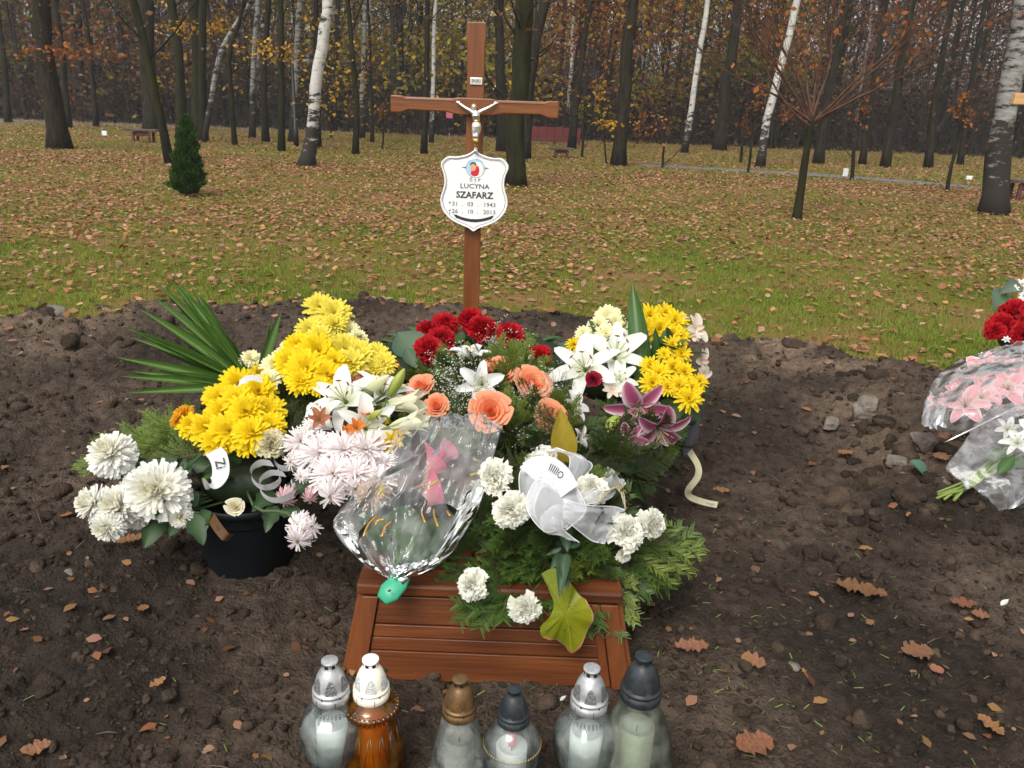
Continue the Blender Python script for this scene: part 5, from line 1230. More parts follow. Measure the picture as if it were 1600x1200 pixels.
flower('creamrose', t, 367, 792, .285, 19, (-.1, -.4, 0), 'cream rose hanging over the pot rim'); flower('creamcarn', t, 424, 692, .39, 26, None, 'cream carnation'); flower('creamcarn', t, 447, 688, .39, 12)
for k, (cu, cv, ru, rv, tx) in enumerate(((415, 742, 22, 20, 'NEO'), (432, 760, 26, 22, 'SI'), (445, 712, 18, 20, 'EC'))):
    ang = np.linspace(-.5, 5.2, 8); pts = [P(cu+ru*math.cos(a), cv+rv*math.sin(a), .37+.035*math.cos(a+1)) for a in ang]; ribbon('ribbon_loop', t, pts, [(.25, -.55, .8)]*8, .019, M_satin, tx, M_black, .7, .62, flip=-1)
# ---- white lilies with orange alstroemeria
t = thing('white_lily_bouquet', 'open white lilies with pale buds and small orange flowers', 'flowers', P(570, 700, .25))
for (u, v, z, r, f) in ((536, 622, .47, 44, (-.2, 0, .2)), (573, 668, .45, 36, (.1, -.3, .1)), (598, 612, .48, 36, (.2, .3, .3)), (505, 650, .44, 30, (-.4, 0, .1))): flower('lily', t, u, v, z, r, f, sc=1.35)
for k, (u0, v0, u1, v1, w) in (('bud', (608, 620, 632, 576, .85)), ('palebud', (566, 618, 608, 586, .9)), ('paleopen', (600, 632, 655, 628, 1.0)), ('paleopen', (608, 668, 662, 655, .8)), ('palebud', (598, 608, 634, 602, .9)), ('bud', (575, 655, 598, 640, .9))):
    a = P(u0, v0, .47); b = Q(u1, v1, a.y-.02); put(k, t, orient(a, b-a, (b-a).length*1.0) @ Matrix.Diagonal((w, w, 1, 1)))
for (u, v, z, r) in ((570, 642, .485, 17), (558, 668, .475, 18), (543, 672, .47, 14), (585, 690, .44, 14)): flower('orange', t, u, v, z, r)
for (u, v, z, r) in ((500, 655, .46, 18), (552, 600, .49, 16), (566, 590, .48, 14)): flower('brownlily', t, u, v, z, r)
for (u, v, z, r) in ((615, 690, .42, 22), (628, 672, .44, 18), (605, 700, .41, 16), (600, 660, .45, 14)): flower('yellowa', t, u, v, z, r)
base_pad(t, 'stem_bundle', P(570, 660, .36), (.09, .08, .06)); greens(t, P(570, 650, .38), (.11, .09, .06), 20, ['leaf', 'ferndk'], .09)
for (u0, v0, u1, v1) in ((590, 650, 605, 622), (570, 640, 600, 615), (590, 650, 610, 660), (575, 645, 570, 615)):
    mb = MB(); tube(mb, spline([P(u0, v0, .46), P((u0+u1)/2+4, (v0+v1)/2-4, .49), P(u1, v1, .475)], 5), .003, 5, (.10, .17, .04)); part('stem', mb, t, mat=M_green)
# ---- red rose wreath at the foot of the cross
t = thing('red_rose_wreath', 'dark green wreath with red roses at the foot of the cross', 'wreath', P(750, 560, .25))
for (u, v, z, r) in ((695, 506, .44, 17), (668, 516, .43, 17), (690, 531, .425, 19), (669, 546, .41, 21), (737, 500, .45, 17), (752, 512, .44, 20), (798, 523, .43, 20), (842, 556, .40, 17), (612, 571, .40, 10), (690, 520, .43, 12), (806, 560, .40, 8)): flower('redrose', t, u, v, z+.02, r, sc=1.22)
C0 = P(745, 570, .32); mb = MB(); q = [C0+Vector((math.cos(a)*.30, math.sin(a)*.26, .01)) for a in np.linspace(0, 6.283, 25)]; tube(mb, q, .055, 8, (.015, .03, .012), cap=False, wob=.15); part('wreath_ring', mb, t, mat=M_green)
for i in range(58):
    a = 6.283*i/58; p = C0+Vector((math.cos(a)*.30, math.sin(a)*.26, .03)); put(random.choice(['fir', 'leaf', 'fir', 'leaf', 'greyleaf']), t, along(p, Vector((math.cos(a+U(-.9, .9)), math.sin(a+U(-.9, .9)), U(-.2, .35))), (0, 0, 1), U(.08, .14)))
green_at(t, 'greyleaf', 655, 560, .38, 622, 520, .44, 1.6); green_at(t, 'greyleaf', 650, 575, .38, 634, 545, .42, 1.0); green_at(t, 'greyleaf', 770, 525, .42, 788, 545, .4, 1.2); green_at(t, 'leaf', 700, 540, .4, 722, 515, .43, 1.5)
for a in ((780, 560, .38, 815, 535, .42), (760, 530, .42, 765, 495, .46), (820, 560, .38, 870, 560, .36), (700, 530, .4, 715, 490, .44), (640, 580, .36, 600, 580, .36)): green_at(t, 'firy', *a)
# ---- centre piece: peach roses and trumpet lilies
t = thing('peach_rose_arrangement', 'domed centre piece of peach roses, white lilies and fine greenery', 'flowers', P(770, 700, .23))
for (u, v, z, r, f) in ((657, 604, .42, 22, (-.3, 0, .2)), (682, 634, .42, 21, (-.1, -.1, .1)), (780, 580, .43, 28, (.1, 0, .2)), (833, 600, .42, 27, (.3, 0, .2)), (766, 643, .46, 31, (.0, -.4, .1)), (860, 652, .42, 24, (.3, -.2, .1))): flower('peach', t, u, v, z+.012, r, f, sc=1.1)
flower('trumpet', t, 735, 557, .46, 34, (0, .3, .7)); flower('trumpet', t, 752, 600, .46, 37, (.05, -.5, 0)); flower('trumpet', t, 896, 636, .42, 30, (.9, -.1, .1)); flower('trumpet', t, 905, 685, .40, 24, (.9, -.3, -.2)); flower('trumpet', t, 860, 700, .40, 20, (-.5, -.3, -.1)); flower('trumpet', t, 818, 578, .41, 18, (.3, .5, .4)); flower('trumpet', t, 862, 583, .40, 16, (.5, .3, .3))
DC = P(765, 640, .30); base_pad(t, 'moss_dome', DC, (.24, .26, .095), (.03, .05, .015))
greens(t, DC, (.30, .34, .13), 120, ['fern', 'fir', 'fern', 'firy', 'firy'], .13, (.05, 1), .1)
for (u, v, z, s) in ((700, 585, .41, .055), (720, 615, .42, .06), (690, 610, .40, .05), (715, 640, .42, .05), (770, 555, .41, .05), (870, 612, .40, .055), (890, 605, .39, .05), (830, 630, .41, .045), (725, 590, .42, .05), (835, 690, .38, .04), (870, 635, .40, .045), (800, 540, .41, .05), (690, 575, .4, .05)): put('gyp', t, orient(P(u, v, z), (U(-.2, .2), -.3, 1), s*1.5))['kind'] = 'stuff'
for a in ((800, 560, .4, 835, 530, .44), (810, 560, .4, 825, 520, .44)): green_at(t, 'firy', *a)
greens(t, P(805, 705, .33), (.17, .13, .07), 40, ['fern', 'firy', 'fir', 'fern'], .12, (.1, 1), .1); greens(t, P(870, 690, .33), (.12, .10, .05), 22, ['firy', 'fir'], .11, (.1, 1), .1)
# yellowed leaf standing in the middle
M_yl = mat('yellowed_leaf', (.34, .26, .02), (.20, .20, .03), 14, stretch=(1, 5, 1), rough=.5, transl=.25, c3=(.42, .30, .03))
mb = g_leaf(1, .44, cup=.8, bend=-.15, n=14); me = mb.mesh('yellow_leaf', M_yl); a = P(884, 722, .40); b = Q(876, 642, a.y+.02); o = part('yellow_leaf', me, t, along(a, b-a, (CAMP-a), (b-a).length*1.12))
o['label'] = 'yellowed leaf with brown edge standing upright'
# ---- right back bouquet: stargazer whites and cream mums
t = thing('white_lily_and_cream_bouquet', 'white lilies and cream chrysanthemums in front of one tall green leaf', 'flowers', P(960, 620, .25))
for (u, v, z, r, f) in ((912, 574, .47, 40, (-.3, -.2, .2)), (962, 553, .50, 44, (.1, -.1, .3)), (990, 535, .50, 24, (.3, .2, .3)), (968, 592, .45, 22, (0, -.3, .1))): flower('lily', t, u, v, z, r, f, sc=1.3)
for (u, v, z, r) in ((950, 494, .54, 22), (936, 508, .53, 20), (963, 504, .53, 22), (948, 520, .52, 20), (975, 512, .52, 16), (912, 520, .51, 14), (933, 530, .51, 14)): flower('mumc', t, u, v, z, r)
flower('daisy', t, 898, 536, .50, 14); flower('darkrose', t, 927, 593, .46, 17, (0, -.3, .2), 'dark red rose'); flower('orchid', t, 956, 608, .43, 16)
base_pad(t, 'stem_bundle', P(955, 590, .36), (.11, .10, .10)); greens(t, P(955, 570, .40), (.12, .10, .09), 24, ['leaf', 'mumleaf', 'ferndk'], .10)
M_tall = mat('veined_leaf', (.022, .062, .010), (.062, .135, .020), 3, stretch=(.6, 26, 1), rough=.38, transl=.18, c3=(.038, .095, .014)); a = P(1008, 640, .34); b = Q(988, 441, a.y+.20); L_ = (b-a).length; V, F = petal(1, .165, .05, -.10, 22, 7, -.55, prof=lambda s: max(.02, min(1, s*2.5)**.5*(1-max(0, (s-.5)/.5)**2.0)))
V[:, 1] += .05*V[:, 0]**2-.05*V[:, 0]; mb = MB(); mb.add(V, F); part('tall_leaf', mb, t, along(a, b-a, (CAMP-a)+Vector((.5, 0, 0)), L_), M_tall)
mb = g_leaf(1, .16, (.018, .014, .010), (.035, .028, .016), -.9, .8, n=12); me = mb.mesh('withered_leaf', M_green); a, b = P(935, 548, .45), P(906, 482, .56); part('withered_leaf', me, t, along(a, b-a, (.3, -1, .3), (b-a).length))
# ---- yellow daisies with cream orchids
t = thing('yellow_daisy_bouquet', 'bright yellow daisy-like chrysanthemums on the right of the grave', 'flowers', P(1050, 650, .2))
for (u, v, z, r) in ((1016, 493, .55, 20), (1040, 490, .55, 20), (1056, 500, .54, 20), (1008, 512, .54, 20), (1032, 512, .545, 24), (1052, 520, .53, 20), (1052, 538, .52, 18), (1066, 552, .50, 20), (1038, 552, .51, 13), (1017, 570, .49, 20), (1030, 582, .48, 20), (1020, 598, .46, 20), (1052, 572, .48, 20), (1070, 580, .47, 20), (1062, 600, .46, 22), (1082, 606, .45, 20), (1078, 622, .43, 24), (1094, 596, .45, 15), (1064, 525, .52, 16), (1044, 604, .455, 15)): flower('daisy', t, u, v, z, r, (.05, -.2, 0), sc=1.04)
for (u, v, z, r, f) in ((1092, 512, .53, 24, (.6, 0, .1)), (1064, 493, .53, 16, (.3, .2, .4)), (1102, 565, .46, 26, (.8, -.1, -.3)), (1086, 524, .51, 14, (-.2, .1, .2)), (1100, 588, .44, 18, (.5, -.2, -.5))): flower('orchid', t, u, v, z, r, f, 'cream orchid bloom')
base_pad(t, 'stem_bundle', P(1042, 610, .36), (.06, .06, .11), (.012, .028, .010)); greens(t, P(1045, 590, .40), (.07, .07, .13), 34, ['mumleaf', 'mumleaf', 'leaf'], .085, (-.3, .9))
def wrap_sheet(name, parent, corners, m, bulge=.02, n=8, cr=.004):
    a, b, c, d = [P(*q) for q in corners]; V = []; nz = (CAMP-a).normalized()
    for i in range(n):
        for k in range(n):
            s, tt = i/(n-1), k/(n-1); V.append(tuple(a.lerp(b, s).lerp(d.lerp(c, s), tt)+nz*(bulge*math.sin(math.pi*s)*math.sin(math.pi*tt)+U(-cr, cr))))
    mb = MB(); mb.add(V, grid_faces(n, n)); return part(name, mb, parent, mat=m)
wrap_sheet('black_wrap', t, ((1060, 660, .32), (1098, 630, .36), (1090, 690, .28), (1065, 720, .26)), M_blackwrap); wrap_sheet('black_wrap', t, ((940, 640, .38), (985, 620, .39), (990, 640, .36), (950, 655, .36)), M_blackwrap); wrap_sheet('black_wrap', t, ((1030, 690, .28), (1058, 680, .30), (1050, 720, .25), (1030, 725, .24)), M_blackwrap)
green_at(t, 'leaf', 1030, 650, .36, 1070, 632, .38, 1.8); green_at(t, 'mumleaf', 1050, 640, .36, 1100, 655, .34, 1.2)
# ---- magenta lilies with a long cream ribbon
t = thing('magenta_lily_spray', 'magenta lilies with white edges and a cream ribbon trailing on the soil', 'flowers', P(1000, 720, .22))
for (u, v, z, r, f) in ((996, 640, .42, 36, (-.1, -.3, -.6)), (1030, 672, .38, 34, (.3, -.3, -.9)), (984, 686, .37, 20, (-.3, -.3, -.3)), (1012, 652, .39, 26, (.6, -.2, -.2))): flower('pinklily', t, u, v, z, r, f, sc=1.35)
a = P(966, 650, .45); b = Q(949, 676, a.y-.03); put('bud', t, orient(a, b-a, (b-a).length*1.05) @ Matrix.Diagonal((1.9, 1.9, 1, 1)))
base_pad(t, 'stem_bundle', P(990, 710, .27), (.10, .10, .07)); greens(t, P(985, 700, .29), (.13, .12, .08), 34, ['fir', 'leaf', 'firy', 'fir'], .13, (-.3, .9))
for a in ((985, 720, .28, 1035, 740, .22), (985, 730, .27, 1020, 775, .18), (980, 740, .27, 1030, 710, .27), (970, 720, .3, 1000, 770, .2), (1000, 700, .3, 1055, 640, .3)): green_at(t, 'fir', *a)
sp = [P(1056, 668, .31), P(1074, 700, .25), P(1090, 726, .20), P(1090, 745, .16), P(1076, 765, .11), P(1078, 776, .075), P(1098, 784, .05), P(1121, 789, .035)]
ribbon('trailing_ribbon', t, sp, [(.6, 0, .6), (.7, .1, .4), (.8, .3, .2), (.75, -.4, .3), (.7, -.5, .4), (.2, .1, .9), (.1, .2, .9), (.1, .2, .9)], .020, M_cream, 'anergie', M_greyp, .5, .93, flip=-1)
# ---- carnation spray at the front with tulle bow
t = thing('white_carnation_spray', 'fir spray with white carnations and white tulle bow hanging over the front', 'flowers', P(880, 900, .2))
FC = P(885, 835, .27)
for (u, v, z, r, f) in ((773, 744, .43, 25, (-.2, -.2, .1)), (798, 797, .38, 27, (-.1, -.4, 0)), (924, 764, .42, 23, (0, -.2, .2)), (979, 830, .34, 24, (.3, -.3, 0)), (1020, 818, .33, 24, (.6, -.2, .1)), (737, 915, .26, 25, (-.4, -.4, 0)), (819, 953, .225, 24, (-.1, -.6, -.3)), (850, 712, .43, 22, (-.2, 0, .4)), (975, 868, .28, 10, (.3, -.3, -.2)), (838, 722, .43, 20, (-.3, .1, .4))): flower('carn', t, u, v, z, r, f, stem_to=FC, sc=1.12)
base_pad(t, 'straw_pad', FC+Vector((0, .06, -.02)), (.16, .12, .07)); greens(t, P(745, 830, .26), (.07, .10, .04), 26, ['fir', 'ferndk'], .11, (0, .9), .1); greens(t, P(790, 860, .24), (.10, .08, .05), 26, ['fir', 'fir', 'ferndk'], .12, (-.1, .8), .2); base_pad(t, 'straw_pad', P(890, 750, .33), (.14, .12, .06))
greens(t, FC+Vector((0, .05, -.01)), (.22, .15, .10), 60, ['fir', 'fir', 'ferndk', 'fir'], .14, (-.3, .8), .3, (3.3, 6.2)); greens(t, P(900, 740, .34), (.20, .16, .07), 34, ['fir', 'ferndk'], .13, (0, .9), .1)
for (u, v, z) in ((715, 960, .20), (740, 940, .22), (755, 880, .27), (770, 850, .3), (980, 985, .14), (950, 975, .17), (965, 930, .2), (990, 910, .2), (1100, 865, .22), (1085, 885, .19), (1060, 905, .16), (1075, 830, .25), (1040, 880, .2), (930, 960, .18), (905, 990, .16), (860, 970, .19), (1010, 940, .17), (990, 960, .15), (765, 820, .32), (745, 970, .2), (790, 900, .26), (820, 900, .26)): green_at(t, 'fir', 885+U(-40, 40), 840+U(-20, 20), .26, u, v, z, 1.0)
for (u, v, z) in ((1100, 860, .23), (1085, 890, .18), (990, 975, .15), (905, 880, .28), (970, 880, .25), (880, 905, .26)): green_at(t, 'firy', 920+U(-20, 20), 850, .26, u, v, z, .9)
M_bigleaf = mat('yellow_green_leaf', (.13, .17, .008), (.30, .30, .015), 4, rough=.42, transl=.2, c3=(.22, .24, .010), bump=.3, bscale=12); M_brownedge = mat('brown_leaf_edge', (.30, .12, .06), (.38, .20, .10), 20, rough=.6)
opx = [(846, 889), (855, 903), (865, 924), (860, 940), (848, 955), (852, 968), (868, 973), (880, 981), (894, 993), (906, 981), (916, 958), (921, 938), (909, 918), (897, 911), (889, 899), (877, 887), (862, 881)]
ol = spline([(u_-882, v_-935, 0) for u_, v_ in opx]+[(opx[0][0]-882, opx[0][1]-935, 0)], 52)[:-1]; n = len(ol)
la = P(882, 935, .215)+Vector((0, -.055, 0)); lm_ = mpp(la); ex, ey, ez = Vector((1, 0, .03))*lm_, Vector((0, -.16, -1))*lm_*1.17, Vector((0, -1, .16))
V = [tuple(la+ez*.004)]
for sc in (.35, .7, .95, 1.0):
    for k, p in enumerate(ol):
        an = math.atan2(p.y, p.x); w_ = .004*math.cos(an*2+.6)*sc-.011*sc*sc*abs(math.sin(an*2.5+.5))+.004*math.sin(an*7)*sc**3-.010*max(0, p.y/55)*sc+.003*math.sin(p.x*.3+p.y*.2)*sc
        V.append(tuple(la+ex*p.x*sc*1.13+ey*p.y*sc*1.1+ez*w_))
mb = MB(); mb.add(V, [(0, 1+i, 1+(i+1) % n) for i in range(n)]); brown = [i for i in range(n) if ol[i].y > 32 or ol[i].x > 31]
mb.F4.append(np.array([(1+r_*n+i, 1+(r_+1)*n+i, 1+(r_+1)*n+(i+1) % n, 1+r_*n+(i+1) % n) for r_ in range(3) for i in range(n) if not (r_ == 2 and i in brown)]))
bl_ = part('big_leaf', mb, t, None, M_bigleaf); bl_['label'] = 'broad yellow-green leaf with browned rim hanging over the planks'
mb = MB(); mb.add(V, [(1+2*n+i, 1+3*n+i, 1+3*n+(i+1) % n, 1+2*n+(i+1) % n) for i in brown]); part('browned_rim', mb, bl_, None, M_brownedge)
mb = MB()
for q in ([(868, 890), (878, 920), (888, 955), (893, 985)], [(878, 920), (900, 930), (915, 938)], [(880, 926), (868, 945), (854, 958)], [(886, 948), (902, 962)]): tube(mb, spline([la+ex*(u_-882)*1.05+ey*(v_-935)*1.03-ez*.0005 for u_, v_ in q], 8), .0010, 4, (.30, .30, .03), cap=False)
part('veins', mb, bl_, None, M_green)
for (u0, v0, u1, v1, w) in ((880, 850, 872, 915, .22), (884, 840, 905, 830, .3), (876, 850, 858, 870, .5), (885, 845, 880, 800, .25), (880, 860, 885, 905, .25), (875, 840, 850, 850, .3)):
    a = P(u0, v0, .31)+Vector((0, -.045, 0)); b = P(u1, v1, .30)+Vector((0, -.05, 0)); put('greyleaf', t, along(a, b-a, CAMP-a, (b-a).length) @ Matrix.Diagonal((1, w*1.6, 1, 1)))
def crumple(p, s): 
    return (fbm(np.array([p[0]*s]), np.array([p[1]*s+p[2]*s*.7]), 4)[0])
# tulle bow
def tulle(parent, rows, bulge, n=30, cr=.0045, name='tulle_fold'):
    """rows: two edge curves of (u,v,z)"""
    A = spline([P(*q) for q in rows[0]], n); B = spline([P(*q) for q in rows[1]], n); V = []; nz = Vector((0, -.7, .7)); m = 24; sd_ = U(0, 9)
    for i in range(n):
        for k in range(m):
            s = k/(m-1); V.append(tuple(A[i].lerp(B[i], s)+nz*(bulge*math.sin(math.pi*s)*math.sin(math.pi*min(1, i/(n-1)+.1))+cr*1.6*crumple((i/n*7+sd_, s*3, 0), 1)*2+cr*1.4*math.sin(s*11+i/n*5+sd_)*i/n+abs(crumple((i/n*4+sd_, s*6+i/n*4, 0), 1))*.02)))
    mb = MB(); mb.add(V, grid_faces(n, m)); o = part(name, mb, parent, mat=M_tulle)
    mb = MB(); tube(mb, [p+nz*.001 for p in A], .0012, 4, cap=False); tube(mb, [p+nz*.001 for p in B], .0012, 4, cap=False); part('hem', mb, o, mat=M_tulle_edge)
tulle(t, (((870, 765, .44), (840, 750, .45), (822, 790, .41), (850, 830, .36), (880, 825, .36)), ((872, 770, .43), (880, 735, .45), (905, 770, .44), (915, 800, .40), (885, 828, .37))), .012)
tulle(t, (((880, 780, .43), (920, 790, .41), (960, 792, .38), (976, 798, .37)), ((880, 810, .40), (905, 830, .36), (925, 845, .33), (945, 850, .32))), .02, cr=.006)
tulle(t, (((870, 760, .43), (835, 720, .44), (812, 740, .43), (815, 790, .38)), ((872, 770, .43), (850, 760, .44), (835, 790, .41), (840, 815, .37))), .02)
tulle(t, (((880, 765, .43), (890, 715, .44), (860, 705, .45), (835, 710, .44)), ((885, 770, .43), (925, 730, .42), (905, 715, .44), (870, 700, .45))), .02)
tulle(t, (((900, 775, .42), (940, 750, .42), (950, 730, .42)), ((905, 790, .41), (950, 780, .40), (978, 755, .40))), .02)
tulle(t, (((865, 790, .41), (845, 810, .38), (850, 832, .35)), ((880, 790, .41), (880, 825, .36), (905, 848, .33))), .02)
ribbon('lettered_ribbon', t, [P(826, 742, .45), P(838, 730, .465), P(858, 730, .47), P(877, 744, .465), P(890, 768, .45)], [(-.3, .5, .8), (-.1, .5, .8), (.1, .5, .8), (.3, .45, .8), (.5, .4, .7)], .046, M_satin, 'IIIIIO', M_black, .5, .55, flip=1)
for i in range(7):
    mb = MB(); q = [P(930, 790, .41), P(950+i*3, 770-i*3, .42), P(965+i*2, 752+i*7, .41), P(975+U(-6, 6), 765+i*6, .39)]; tube(mb, spline(q, 8), .0016, 4, (.55, .50, .32)); part('dry_grass_stem', mb, t, mat=M_petal)
for i in range(3):
    green_at(t, 'fern', 920, 760, .41, 940+i*14, 720+i*8, .43, .5)
# ---- wrapped bouquet
M_cello = glass_mat('cellophane', (.98, .99, .99), .62, .05, .12, (.90, .91, .93), 1.15); M_foil = mat('silver_foil', (.80, .81, .82), rough=.16, metal=1.0)
def film(name, parent, left, right, arch, bulge, m, n=46, mm=42, amp=.045, nz=Vector((0, -.62, .78)), thick=0, t0=0, t1=1, seed=0.0):
    L = spline([P(*q) for q in left], n); Rr = spline([P(*q) for q in right], n); V = []
    for i in range(n):
        s = i/(n-1)
        for k in range(mm):
            t_ = t0+(t1-t0)*k/(mm-1); p = L[i].lerp(Rr[i], t_); hw_ = math.sin(math.pi*t_)
            c = crumple((t_*5.5+seed, s*1.6, 0), 1)*1.1+abs(crumple((t_*9+3+seed, s*2.6+t_*2, 0), 1))*1.1-abs(crumple((t_*4+8+seed, s*9, 0), 1))*.55+crumple((p.x+seed, p.y, p.z), 22)*.55+abs(crumple((p.x+5+seed, p.y, p.z), 38))*.35
            pl_ = 0
            p = p+nz*(bulge*hw_*math.sin(math.pi*min(1, .12+.8*s))+amp*(c+pl_)*(.35+.65*s))+Vector((0, .55, .2))*arch*hw_*s**3
            V.append(tuple(p))
    mb = MB(); mb.add(V, grid_faces(n, mm)); o = part(name, mb, parent, mat=m)
    if m is M_foil:
        for pg in o.data.polygons: pg.use_smooth = False
    return o
t = thing('wrapped_bouquet', 'bouquet of pink callas wrapped in clear crinkled cellophane on the grave', 'bouquet', P(640, 870, .24))
Lf = [(610, 906, .262), (566, 878, .285), (522, 826, .33), (545, 778, .385), (602, 712, .45), (636, 657, .50)]; Rt = [(622, 906, .262), (690, 880, .285), (742, 806, .35), (762, 752, .41), (775, 705, .455), (785, 667, .49)]
film('cellophane', t, Lf, Rt, .05, .05, M_cello, n=60, mm=56, amp=.075); film('cellophane', t, [(u, v, z-.035) for u, v, z in Lf], [(u, v, z-.035) for u, v, z in Rt], .05, -.01, M_cello, amp=.03, seed=4.0)
film('foil_edge', t, Lf[:4], Rt[:4], 0, .052, M_foil, 26, 7, amp=.055, t0=.89, t1=1.0); film('foil_edge', t, Lf[:3], Rt[:3], 0, .052, M_foil, 22, 6, amp=.05, t0=.0, t1=.09)
film('foil_edge', t, [(612, 908, .262), (606, 898, .27), (600, 886, .28)], [(624, 908, .262), (655, 896, .272), (690, 876, .29)], 0, .02, M_foil, 12, 22, amp=.05)
for (u0, v0, u1, v1, z0, z1, s) in ((640, 800, 690, 765, .37, .42, 1.1), (630, 770, 725, 758, .36, .42, 1.0), (660, 760, 700, 690, .40, .46, 1.0), (670, 740, 720, 680, .41, .47, .9), (610, 780, 585, 760, .36, .40, .8), (740, 790, 760, 748, .36, .41, .7)):
    a = P(u0, v0, z0-.05); b = Q(u1, v1, a.y+.05); put('calla', t, orient(a, b-a, min(.085, (b-a).length*1.0)) @ Matrix.Diagonal((s, s, 1, 1)))
    mb = MB(); tube(mb, spline([a, a.lerp(P(615, 902, .255), .5), P(615, 902, .255)], 6), .004, 5, (.09, .16, .04)); part('stem', mb, t, mat=M_green)
for i in range(14): green_at(t, 'leaf', 625+U(-10, 20), 870+U(-20, 10), .265, 640+U(-60, 90), 800+U(-50, 40), .32+U(-.02, .03), 1.2)
for i in range(7): green_at(t, 'ferndk', 620, 880, .265, 620+U(-60, 100), 800+U(-60, 30), .32, .8)
for (pts, w) in (([(560, 830, .345), (600, 790, .375), (640, 770, .395), (665, 790, .385)], .05), ([(650, 835, .34), (665, 800, .37), (690, 790, .38), (710, 800, .37)], .045), ([(575, 760, .40), (600, 735, .42), (640, 715, .45), (660, 700, .46)], .022), ([(585, 765, .39), (570, 775, .385), (555, 790, .375)], .03)):
    ribbon('black_ribbon', t, [P(*q)+Vector((0, 0, -.012)) for q in pts], [(.35, -.3, .9)]*len(pts), w, M_blackwrap, edge=M_goldp, flip=-1)
for (u0, v0, u1, v1) in ((568, 838, 590, 805), (597, 838, 612, 815), (660, 795, 664, 816), (678, 793, 684, 822), (700, 798, 703, 806), (587, 820, 600, 812)):
    mb = MB(); tube(mb, spline([P(u0, v0, .375), P((u0+u1)/2-3, (v0+v1)/2-3, .38), P(u1, v1, .385)], 5), .0022, 4); part('gold_stripe', mb, t, mat=M_goldp)
for i in range(5):
    mb = MB(); a = P(560+U(0, 190), 690+U(0, 90), .40); tube(mb, [a, a+Vector((U(-.03, .03), U(-.02, .02), U(.0, .03)))], .003, 5, (.62, .55, .10)); part('yellow_stalk', mb, t, mat=M_petal)
tg = MB(); q = [P(634, 900, .262), P(622, 912, .255), P(608, 926, .245), P(596, 937, .237)]; V = []
tube(tg, q, [.014, .022, .024, .013], 14); o = part('green_tag', tg, t, mat=mat('green_plastic', (.03, .30, .17), rough=.35)); me = o.data
for vtx in me.vertices:
    c = (vtx.co-P(612, 920, .25)); nz = Vector((0, -.65, .76)); vtx.co -= nz*c.dot(nz)*.62
mb = MB(); tube(mb, [P(638, 896, .266), P(622, 910, .259)], [.0135, .0145], 12); part('foil_collar', mb, t, mat=M_foil)
mb = MB(); a = P(606, 924, .262); tube(mb, [a, a+Vector((.006, .002, .002))], .0022, 6); part('tag_hole', mb, t, mat=M_black)

# ================================================================== second grave at the right edge
t = thing('pink_lily_bouquet', 'pink and white lilies under clouded cellophane at the right edge', 'bouquet', P(1530, 640, .12))
for (u, v, z, r) in ((1508, 632, .34, 30), (1490, 610, .35, 12), (1540, 580, .41, 28), (1575, 606, .38, 28), (1560, 575, .41, 20), (1530, 585, .40, 22), (1600, 590, .4, 26), (1640, 600, .4, 30), (1470, 632, .31, 18), (1535, 620, .36, 22), (1500, 590, .37, 20), (1585, 575, .41, 22), (1550, 612, .37, 20)): flower('pinksoft', t, u, v, z-.022, r, sc=1.1)
Lf2 = [(1480, 686, .20), (1442, 664, .24), (1452, 612, .30), (1475, 582, .34), (1500, 566, .37), (1530, 555, .40)]; Rt2 = [(1485, 690, .20), (1560, 665, .28), (1640, 640, .34), (1680, 610, .38), (1690, 585, .41), (1680, 540, .45)]
M_milky = glass_mat('milky_cellophane', (.97, .97, .98), .62, .10, .15, (.92, .93, .95), 1.10)
film('cellophane', t, [(u, v-4, z+.03) for u, v, z in Lf2], [(u, v-4, z+.03) for u, v, z in Rt2], .03, .06, M_milky, seed=7.0); film('foil_edge', t, Lf2[:3], [(1515, 690, .2), (1480, 672, .25), (1480, 640, .3)], 0, .0, M_foil, 12, 8, amp=.06)
greens(t, P(1530, 630, .24), (.12, .10, .04), 12, ['leaf', 'ferndk'], .10)
mb = MB(); tube(mb, spline([P(1475, 692, .22), P(1540, 660, .29), P(1620, 620, .34)], 8), .003, 5, (.25, .25, .25)); part('fold_line', mb, t, mat=M_foil)
t = thing('white_wrapped_stems', 'cellophane sleeve with cut green stems lying lowest on the right mound', 'bouquet', P(1560, 740, .1))
Lf3 = [(1560, 800, .10), (1530, 770, .13), (1480, 735, .17), (1500, 700, .22), (1530, 655, .28), (1560, 635, .31)]; Rt3 = [(1592, 795, .11), (1650, 770, .14), (1700, 740, .18), (1710, 700, .22), (1700, 670, .27), (1690, 640, .31)]
film('cellophane', t, Lf3, Rt3, .02, .05, M_milky, seed=11.0, amp=.055); film('cellophane', t, [(u, v, z-.03) for u, v, z in Lf3], [(u, v, z-.03) for u, v, z in Rt3], .02, 0, M_milky, seed=15.0, amp=.05)
film('foil_edge', t, [(1574, 796, .11), (1590, 782, .125), (1610, 770, .14)], [(1592, 792, .11), (1610, 770, .13), (1640, 752, .16)], 0, .01, M_foil, 12, 8, amp=.06)
for i in range(9):
    mb = MB(); a = P(1462+U(0, 32), 775+U(-10, 12), .08); tube(mb, spline([a, P(1520+U(-6, 6), 752+U(-8, 8), .13), P(1590+U(-30, 20), 715+U(-25, 15), .20)], 7), .0042, 6, (.22, .30, .07)); part('stem', mb, t, mat=M_green)
for (u, v) in ((1560, 740), (1585, 730), (1545, 720)): put('leaf', t, along(P(u, v, .2), (U(.3, 1), .3, U(0, .3)), (0, -.5, 1), .09))
for (u, v, z, r) in ((1590, 690, .25, 26), (1620, 680, .27, 30), (1575, 670, .26, 20)): flower('lily', t, u, v, z, r)
